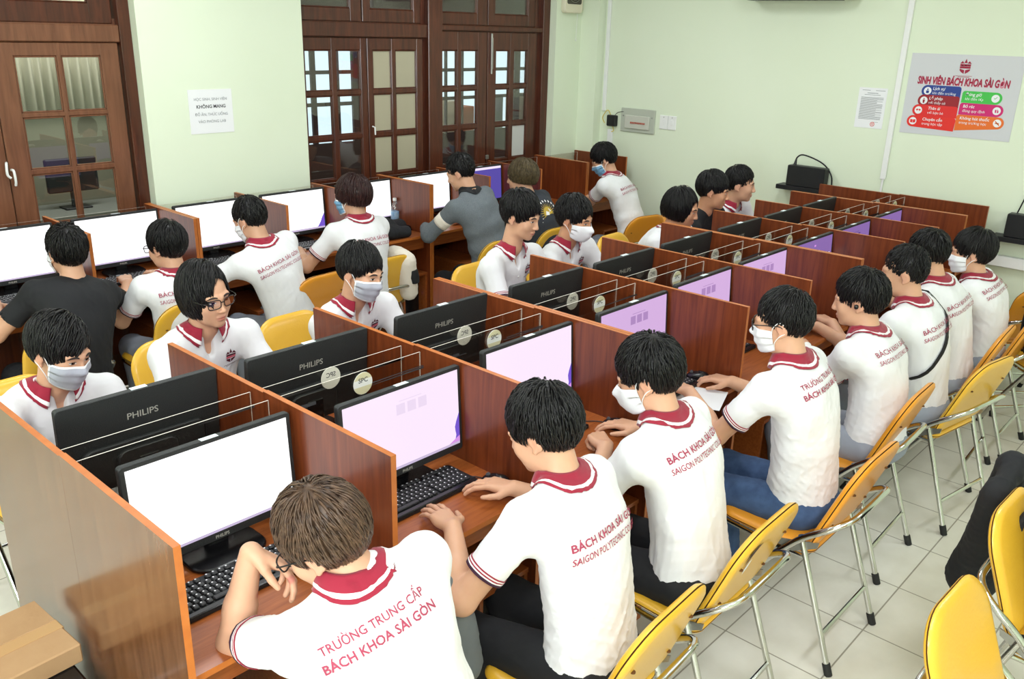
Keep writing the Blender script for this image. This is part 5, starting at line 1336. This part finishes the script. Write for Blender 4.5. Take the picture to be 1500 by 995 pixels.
# ------------------------------------------------------------------ people
GP = 'students at the computers'
P = {}
def D(**k): return k
typ = ('type', 'mouse')
P['N0'] = person('person with ash brown hair in white polo resting chin on hand at the white screen', (0.267, -0.755, 1.172), (.40, -1.03), byaw=-12, hyaw=24, hpitch=-32, hroll=-8, neck=.112, print_at=(.82, -.02), L=(.190, -.57, 1.085), R=(.46, -.46, .88), pose=('hang', 'type'),
    handup=(((.55, -.45, -.45), (-.25, .45, .85)), None), pole=((-.25, .15, -1), (.6, 0, -1)), hair='mop', hairm=H_BRN, glasses=True, print_='A', trousers=M_DARKTR, seed=1, h=.0034, group=GP)
P['N1'] = person('person with thick black hair and white polo using the mouse, second from the camera', (0.999, -0.775, 1.205), (1.02, -.985), byaw=6, hyaw=14, hpitch=-24, L=(.825, -.595, .885), R=(1.125, -.565, .885), pose=('flat', 'mouse'), pole=((-.7, -.2, -.7), (.7, -.2, -.7)), hair='full', print_='B', print_at=(.70, -.008), trousers=M_DARKTR, seed=2, h=.0034, group=GP)
P['N2'] = person('person with black hair and white pointed mask in white polo, hand on mouse', (1.546, -0.755, 1.21), (1.60, -.965), byaw=4, hyaw=20, hpitch=-22, L=(1.56, -.60, .890), R=(1.79, -.585, .885), pose=('fist', 'mouse'), pole=((-.8, -.2, -.6), (.7, -.2, -.7)), hair='full', mask='kn', print_='B', print_at=(.79, -.012), trousers=M_DARKTR, seed=3, h=.0034, group=GP)
P['N3'] = person('person in glasses, mask and blue jeans, arm stretched to the keyboard', (2.287, -0.855, 1.252), (2.34, -1.02), byaw=2, hyaw=16, hpitch=-10, L=(2.20, -.545, .895), R=(2.45, -.60, .885), pose=('flat', 'type'), pole=((-.5, -.2, -.9), (.5, -.2, -.9)), hair='short', mask='w', glasses=True, print_='A', print_at=(.83, .0), trousers=M_JEANS, shoes=True, seed=4, h=.0038, group=GP)
P['N4'] = person('person with mushroom hair and black earphone wearing a wristwatch', (3.063, -0.845, 1.178), (3.08, -1.02), byaw=2, hyaw=14, hpitch=-12, L=(3.13, -.60, .885), R=(3.44, -.53, .885), pose=('flat', 'mouse'), pole=((-.3, -.2, -.9), (.6, -.2, -.8)), hair='full', print_='B', print_at=(.80, -.01), trousers=M_GREYTR, seed=5, h=.0042, group=GP)
P['N5'] = person('person with cropped black hair and black shoulder strap over white polo', (3.603, -0.845, 1.205), (3.66, -1.02), byaw=0, hyaw=16, hpitch=-8, L=(3.55, -.56, .885), R=(3.82, -.56, .885), hair='crew', print_='B', trousers=M_GREYTR, seed=6, h=.0044, group=GP)
P['N6'] = person('person in white polo between the strapped student and the farthest masked one', (4.088, -0.79, 1.204), (4.14, -1.0), byaw=0, hyaw=10, hpitch=-14, L=(3.97, -.55, .885), R=(4.24, -.55, .885), hair='short', print_='B', trousers=M_GREYTR, seed=7, h=.0046, group=GP)
P['N7'] = person('person in white surgical mask at the far right end of the near row', (4.6, -0.87, 1.145), (4.66, -1.02), byaw=0, hyaw=20, hpitch=-6, L=(4.50, -.55, .885), R=(4.78, -.55, .885), hair='mop', mask='w', print_='B', print_at=(.83, -.01), trousers=M_GREYTR, seed=8, h=.0044, group=GP)
fk = dict(front=True, group=GP)
P['F0'] = person('person with long black fringe and grey mask at the left edge', (0.337, 0.885, 1.16), (.30, 1.09), byaw=180, hyaw=201, hpitch=-16, hroll=-4, fx=-.025, zup=.008, L=(.44, .56, .885), R=(.16, .56, .885), hair='mop', mask='grey', trousers=M_DARKTR, neck=.160, seed=9, h=.0032, part=1.5, **fk)
P['F1'] = person('person with chin-length black hair and dark glasses facing the camera', (0.906, 0.9, 1.248), (.93, 1.08), byaw=178, hyaw=186, hpitch=-6, hroll=4, fx=-.022, zup=.040, L=(1.03, .56, .885), R=(.76, .56, .885), hair='long', glasses=True, trousers=M_DARKTR, neck=.160, seed=10, h=.0030, part=1.2, skin=SK1, **fk)
P['F2'] = person('person with straight black fringe and grey mask behind the second monitor', (1.637, 0.855, 1.217), (1.66, 1.05), byaw=180, hyaw=194, hpitch=-11, hroll=-4, zup=.006, L=(1.76, .56, .885), R=(1.5, .56, .885), hair='fringe', mask='grey', trousers=M_DARKTR, neck=.160, seed=11, h=.0032, **fk)
P['F3'] = person('person with shaggy black fringe and no mask looking down', (2.735, 0.875, 1.328), (2.74, 1.04), byaw=182, hyaw=192, hpitch=-15, L=(2.85, .56, .885), R=(2.6, .56, .885), hair='mop', trousers=M_DARKTR, seed=12, h=.0032, neck=.20, **fk)
P['F4'] = person('person in white pointed mask facing the camera beside the shaggy-fringed one', (3.218, 0.89, 1.243), (3.26, 1.06), byaw=182, hyaw=190, hpitch=-12, L=(3.38, .56, .885), R=(3.1, .56, .885), hair='full', mask='kn', trousers=M_DARKTR, neck=.160, seed=13, h=.0034, skin=SK2, **fk)
P['F5'] = person('person with long black hair bent low behind a partition', (4.191, 0.775, 1.2), (4.22, 1.06), byaw=182, hyaw=198, hpitch=-14, fx=.015, zup=.016, L=(4.33, .56, .885), R=(4.1, .56, .885), hair='long', trousers=M_DARKTR, neck=.160, seed=14, h=.0036, skin=SK2, **fk)
P['F6'] = person('person in black tee laughing between two friends', (4.614, 0.8, 1.265), (4.70, 1.02), byaw=182, hyaw=206, hpitch=-10, L=(4.8, .56, .885), R=(4.55, .56, .885), top='tee', topm=M_BLKCLOTH, hair='fringe', trousers=M_DARKTR, neck=.160, seed=15, h=.0036, skin=SK2, **fk)
P['F7'] = person('person smiling in white polo nearest the wall shelf', (5.036, 0.83, 1.26), (5.12, 1.05), byaw=182, hyaw=206, hpitch=-6, L=(5.2, .56, .885), R=(4.95, .56, .885), hair='short', zup=.01, trousers=M_DARKTR, neck=.160, seed=16, h=.0036, skin=SK1, **fk)
P['W0'] = person('person in black top with quiff hair at the left edge of the window wall', (0.898, 2.26, 1.175), (.80, 2.12), byaw=4, hyaw=6, hpitch=-4, L=(.62, 2.52, .885), R=(1.0, 2.50, .885), pole=((-.7, -.2, -.7), (.9, -.2, -.4)), top='tee', topm=M_BLKCLOTH, hair='full', mask='w', trousers=M_DARKTR, seed=17, h=.0042, girth=1.12, neck=.150, group=GP)
P['W1'] = person('person with wispy black hair and pale-framed glasses at the window wall', (1.39, 2.22, 1.13), (1.40, 2.15), byaw=0, hyaw=18, hpitch=-12, L=(1.28, 2.50, .885), R=(1.5, 2.50, .885), hair='mop', glasses=True, print_='B', trousers=M_GREYTR, seed=18, h=.0042, group=GP)
P['W2'] = person('person in white polo leaning left over the desk below the notice', (1.919, 2.25, 1.198), (2.08, 2.10), byaw=6, hyaw=18, hpitch=-22, L=(1.72, 2.52, .885), R=(2.05, 2.54, .885), pole=((-.9, -.1, -.5), (.7, -.2, -.7)), hair='short', mask='w', print_='B', trousers=M_GREYTR, seed=19, h=.0042, group=GP)
P['W3'] = person('person with reddish brown bob and blue mask in white polo', (2.618, 2.22, 1.258), (2.64, 2.12), byaw=0, hyaw=24, hpitch=-8, L=(2.42, 2.52, .885), R=(2.75, 2.52, .885), pole=((-.7, -.2, -.8), (.6, -.2, -.8)), hair='bowl', hairm=H_RED, mask='blue', print_='B', trousers=M_GREYTR, seed=20, h=.0042, group=GP)
P['W4'] = person('person in heather grey knit pullover with a cream sleeve band', (3.598, 2.245, 1.308), (3.74, 2.0), byaw=10, hyaw=22, hpitch=-24, L=(3.52, 2.52, .885), R=(3.9, 2.52, .885), pole=((-.9, -.1, -.6), (.6, -.2, -.8)), top='knit', topm=M_GREYCLOTH, sleeve='long', hair='short', trousers=M_DARKTR, seed=21, h=.0044, girth=1.15, shw=.18, group=GP)
P['W5'] = person('person with olive brown hair in dark tee printed with a gold sun', (4.219, 2.23, 1.22), (4.33, 2.0), byaw=4, hyaw=22, hpitch=-10, L=(4.2, 2.52, .885), R=(4.5, 2.52, .885), top='tee', topm=mat('charcoal_cotton', rgb(44, 48, 56), .85), hair='bowl', hairm=H_OLV, trousers=M_DARKTR, seed=22, h=.0044, girth=1.08, group=GP)
P['W6'] = person('person in blue mask and grey trousers bent over the corner desk', (5.307, 2.27, 1.247), (5.40, 1.93), byaw=14, hyaw=40, hpitch=-30, L=(5.42, 2.55, .885), R=(5.7, 2.5, .885), pole=((-.6, -.2, -.8), (.6, -.2, -.8)), hair='full', mask='blue', print_='B', trousers=M_GREYTR, seed=23, h=.0044, group=GP)
# things worn and printed
def ring_on(info, side, name, m, back, r, w, label=None, parent='body'):
    W, E = info['WR'][side], info['EL'][side]; u = nrm(E - W); c = W + u * back; a = nrm(np.cross(u, [0, 0, 1.])); b = np.cross(u, a)
    mb = MB().grid(np.array([[c + u * (k - 1) * w + (a * math.cos(q) * r + b * math.sin(q) * r * .82) for q in np.linspace(0, 2 * math.pi, 24, endpoint=False)] for k in range(3)]), closed_u=True)
    o = info['child'](name, mb, m, info[parent]); md = o.modifiers.new('thickness', 'SOLIDIFY'); md.thickness = .003
    return c, u, a, b, o
c, u, a, b, strap = ring_on(P['N4'], -1, 'watch_strap', M_BLKCLOTH, .03, .033, .009)
up_ = nrm(np.array([0, 0, 1.]) - u * u[2]); fm = frame(tuple(c + up_ * .030), tuple(a), tuple(u)); 
if (fm.to_3x3() @ Vector((0, 0, 1))).z < 0: fm = frame(tuple(c + up_ * .030), tuple(-a), tuple(u))
mb = MB().prism([(.017 * math.cos(q), .017 * math.sin(q)) for q in np.linspace(0, 2 * math.pi, 20, endpoint=False)], 0, .007, 0, fm, .002); P['N4']['child']('watch_face', mb, mat('white_watch_dial', rgb(236, 236, 232), .25), strap)
i4 = P['N4']; p = i4['RH'] @ np.array([-.088, -.004, -.012]) + i4['hc']; mb = MB()
mb.lathe([(.001, -.011), (.008, -.008), (.010, 0), (.008, .008), (.001, .011)], tuple(p), 12); i4['child']('earphone', mb, M_BLK2)
i5 = P['N5']; mb = MB(); pts = []
for q in np.linspace(0, 2 * math.pi, 40, endpoint=False):
    cc = i5['sp'](.66); F7 = i5['fr'](.66); pts.append(cc + .40 * (math.cos(q) * (F7[0] * .62 + F7[2] * .62) + math.sin(q) * F7[1]))
cen = i5['sp'](.66); pts = np.array(pts); pr = trace(i5['C'], pts, (cen - pts) / np.linalg.norm(cen - pts, axis=1)[:, None], .004)
tn = np.roll(pr, -1, 0) - np.roll(pr, 1, 0); tn /= np.linalg.norm(tn, axis=1)[:, None]; sd = np.cross(tn, nrm(cen - pr.mean(0)) if False else (cen - pr) / np.linalg.norm(cen - pr, axis=1)[:, None])
mb.grid(np.array([pr + sd * .014, pr, pr - sd * .014]), closed_u=True); o = i5['child']('shoulder_strap', mb, M_BLKCLOTH); o.modifiers.new('thickness', 'SOLIDIFY').thickness = .003
# gold sun on the dark tee
i = P['W5']; F7 = i['fr'](.70); B0 = i['sp'](.70) - F7[1] * .3; mb = MB(); F2 = []
def onback(info, pts, off=.003): return trace(info['C'], np.array([B0 + F7[0] * x + F7[2] * y for x, y in pts]), F7[1], off)
for k in range(15):
    a0 = math.radians(200 - 220 * k / 14 - 4); a1 = a0 + math.radians(9); mb.add(onback(i, [(.045 * math.cos(a0), .045 * math.sin(a0)), (.085 * math.cos((a0 + a1) / 2), .085 * math.sin((a0 + a1) / 2)), (.045 * math.cos(a1), .045 * math.sin(a1))]), [(0, 1, 2)])
N_ = 20; mb.add(onback(i, [(.047 * math.cos(q), .047 * math.sin(q)) for q in np.linspace(-.35, math.pi + .35, N_)]), [tuple(range(N_))])
mb.add(onback(i, [(-.035, -.01), (-.01, .025), (.02, .03), (.04, .005), (.015, .0), (.0, -.02)], .0038), [tuple(range(6))], 1)
for k in range(9):
    q = math.radians(160 - 140 * k / 8); r1 = .095; mb.add(onback(i, [(r1 * math.cos(q) - .006, r1 * math.sin(q) - .008), (r1 * math.cos(q) + .006, r1 * math.sin(q) - .008), (r1 * math.cos(q) + .005, r1 * math.sin(q) + .009), (r1 * math.cos(q) - .004, r1 * math.sin(q) + .008)]), [(0, 1, 2, 3)], 1)
mb.add(onback(i, [(-.09, -.052), (.09, -.040), (.09, -.036), (-.09, -.047)]), [(0, 1, 2, 3)], 1); mb.add(onback(i, [(-.08, -.030), (.085, -.022), (.085, -.014), (-.08, -.022)]), [(0, 1, 2, 3)], 1)
i['child']('sun_print', mb, [M_GOLDP, M_STRIPE], i['shirt'], False)
# cream band on the grey sleeve and seam across the back
i = P['W4']; S_, E_ = i['SJ'][-1], i['EL'][-1]; u = nrm(E_ - S_); a = nrm(np.cross(u, [0, 0, 1.])); b = np.cross(u, a); G = []
for k in range(4):
    cc = S_ + u * (.10 + .022 * k); pts = np.array([cc + .11 * (a * math.cos(q) + b * math.sin(q)) for q in np.linspace(0, 2 * math.pi, 28, endpoint=False)]); G.append(trace(i['C'], pts, (cc - pts) / .11, .002, far=.09))
o = i['child']('sleeve_band', MB().grid(np.array(G), closed_u=True), M_CREAM, i['shirt']); o.modifiers.new('thickness', 'SOLIDIFY').thickness = .002

# ------------------------------------------------------------------ cloth and bags lying about
A3 = lambda *p: np.array(p, float)
cloth('jacket', 'crumpled black jacket lying on the desk beside the water bottle', 'jacket', [(A3(3.08, 2.60, .90), A3(3.36, 2.64, .885), .075, .06, .04), (A3(3.02, 2.58, .95), A3(3.2, 2.56, .92), .07, .06, .04), (A3(2.98, 2.60, .99), (.09, .06, .06), .04), (A3(3.1, 2.50, .90), A3(3.3, 2.50, .88), .05, .045, .03)], M_BLKCLOTH, 3, .007, .012, cut=lambda P, d: np.maximum(d, -(P[:, 2] - .847)))
cloth('jacket', 'cream jacket with black stripe hanging over the chair of the bob-haired student', 'jacket', [(A3(2.96, 2.10, .80), A3(3.0, 2.12, .58), .07, .06, .03), (A3(2.93, 2.16, .84), (.07, .09, .06), .03)], M_CREAM, 5, .007, .010)
sb_ = MB().tube([(2.985, 2.055, .745), (2.99, 2.05, .70), (3.0, 2.055, .66)], [.03, .034, .03], 12); jk = bpy.data.objects['jacket.001']; sb_.v = [tuple(np.array(p) - np.array(jk.location)) for p in sb_.v]; obj('black_stripe', sb_, M_BLKCLOTH, jk, True)
cloth('jacket', 'grey cloth jacket hanging beside the brown-haired student', 'jacket', [(A3(.70, -.72, .80), A3(.72, -.74, .55), .05, .065, .03), (A3(.66, -.70, .78), A3(.67, -.73, .6), .04, .05, .02)], mat('slate_grey_cloth', rgb(104, 110, 112), .9), 7, .006, .010)
cloth('bag', 'black and white patterned bag below the second student desk', 'bag', [(A3(.90, -.42, .50), (.12, .09, .10), .03), (A3(.98, -.42, .47), (.10, .09, .08), .03)], mat('black_white_tweed', rgb(30, 30, 34), .9, noise=(90, (1, 1, 1), rgb(150, 150, 154), .12)), 9, .008, .008)
# jacket and backpack on the aisle chair
cloth('jacket', 'black jacket hanging over the back of the aisle chair with the backpack', 'jacket', [(A3(2.44, -1.655, .78), A3(2.67, -1.60, .30), .05, .08, .05), (A3(2.62, -1.65, .81), A3(2.68, -1.60, .30), .055, .09, .05), (A3(2.48, -1.66, .80), A3(2.60, -1.66, .83), .04, .045, .04)], M_BLKCLOTH, 11, .008, .012)
def backpack(label, x, y, z, rz):
    t = thing('backpack', label, 'backpack', (x, y, z), rz)
    b = MB(); b.prism(rrect(.30, .42, .10, 6), -.07, .07, 0, frame((0, 0, .21), (1, 0, 0), (0, 0, 1)), .035); obj('bag', b, M_BLKCLOTH, t, True)
    obj('front_pocket', MB().prism(rrect(.24, .20, .06, 6), .06, .11, 0, frame((0, 0, .13), (1, 0, 0), (0, 0, 1)), .02), M_BLKCLOTH, t, True)
    obj('zip', MB().tube([(x_ , -.075, z_) for x_, z_ in [( .10 * math.cos(a), .27 + .10 * math.sin(a)) for a in np.linspace(0, math.pi, 16)]], .004, 6), M_STEEL, t, True)
    obj('grab_handle', MB().tube(catmull([(-.05, .04, .41), (-.04, .05, .46), (.04, .05, .46), (.05, .04, .41)], 5), .009, 8), M_BLK, t, True)
    for s in (-1, 1): obj('shoulder_strap', MB().tube(catmull([(s * .07, .07, .40), (s * .09, .13, .30), (s * .10, .12, .12), (s * .11, .07, .05)], 5), .014, 8), M_BLKCLOTH, t, True)
    return t
backpack('black backpack on the aisle chair at the right edge, under the jacket', 2.36, -1.90, .488, 0)
backpack('black backpack hung on the chair at the far right wall', 5.0, -1.30, .49, -.7)

# ------------------------------------------------------------------ light
w = bpy.data.worlds.new('world'); S.world = w; w.use_nodes = True
w.node_tree.nodes['Background'].inputs[0].default_value = (.86, .93, 1, 1); w.node_tree.nodes['Background'].inputs[1].default_value = .35
def area(name, loc, size, energy, target=None, col=(1, 1, 1)):
    l = bpy.data.lights.new(name, 'AREA'); l.shape = 'RECTANGLE'; l.size, l.size_y = size; l.energy = energy; l.color = col
    o = bpy.data.objects.new(name, l); COL.objects.link(o); o.location = loc
    if target is not None: o.rotation_euler = (Vector(target) - Vector(loc)).to_track_quat('-Z', 'Y').to_euler()
    return o
for x in (-1.2, 1.4, 4.2):
    for y in (-2.4, .2, 2.0): area('ceiling_tube_and_fill_light', (x, y, CZ - .06), (1.2, .30), 20, (x, y, 0), (.93, .97, 1))
area('left_fill_light', (XL + .05, -2.0, 1.85), (2.4, 1.7), 190, (2.0, -1.0, 1.2), (.92, .96, 1))  # added fill lamp in front of the solid left wall, no daylight source
area('ceiling_tube_and_fill_light', (-1.0, -2.9, CZ - .06), (1.2, .5), 52, (.6, -1.2, .8), (.96, .98, 1))  # added fill near the camera in place of bounced flash, not a tube
area('corridor_light', (2.2, 4.6, 3.1), (2.5, .8), 70, (2.2, 4.8, 0))
area('corridor_light', (6.6, 4.6, 3.1), (2.5, .8), 30, (6.6, 4.8, 0))
S.view_settings.view_transform = 'Standard'; S.view_settings.look = 'None'; S.view_settings.gamma = 1; S.view_settings.exposure = 0.12; S.view_settings.use_curve_mapping = False
S.cycles.max_bounces = 8; S.cycles.transparent_max_bounces = 24; S.cycles.use_denoising = True
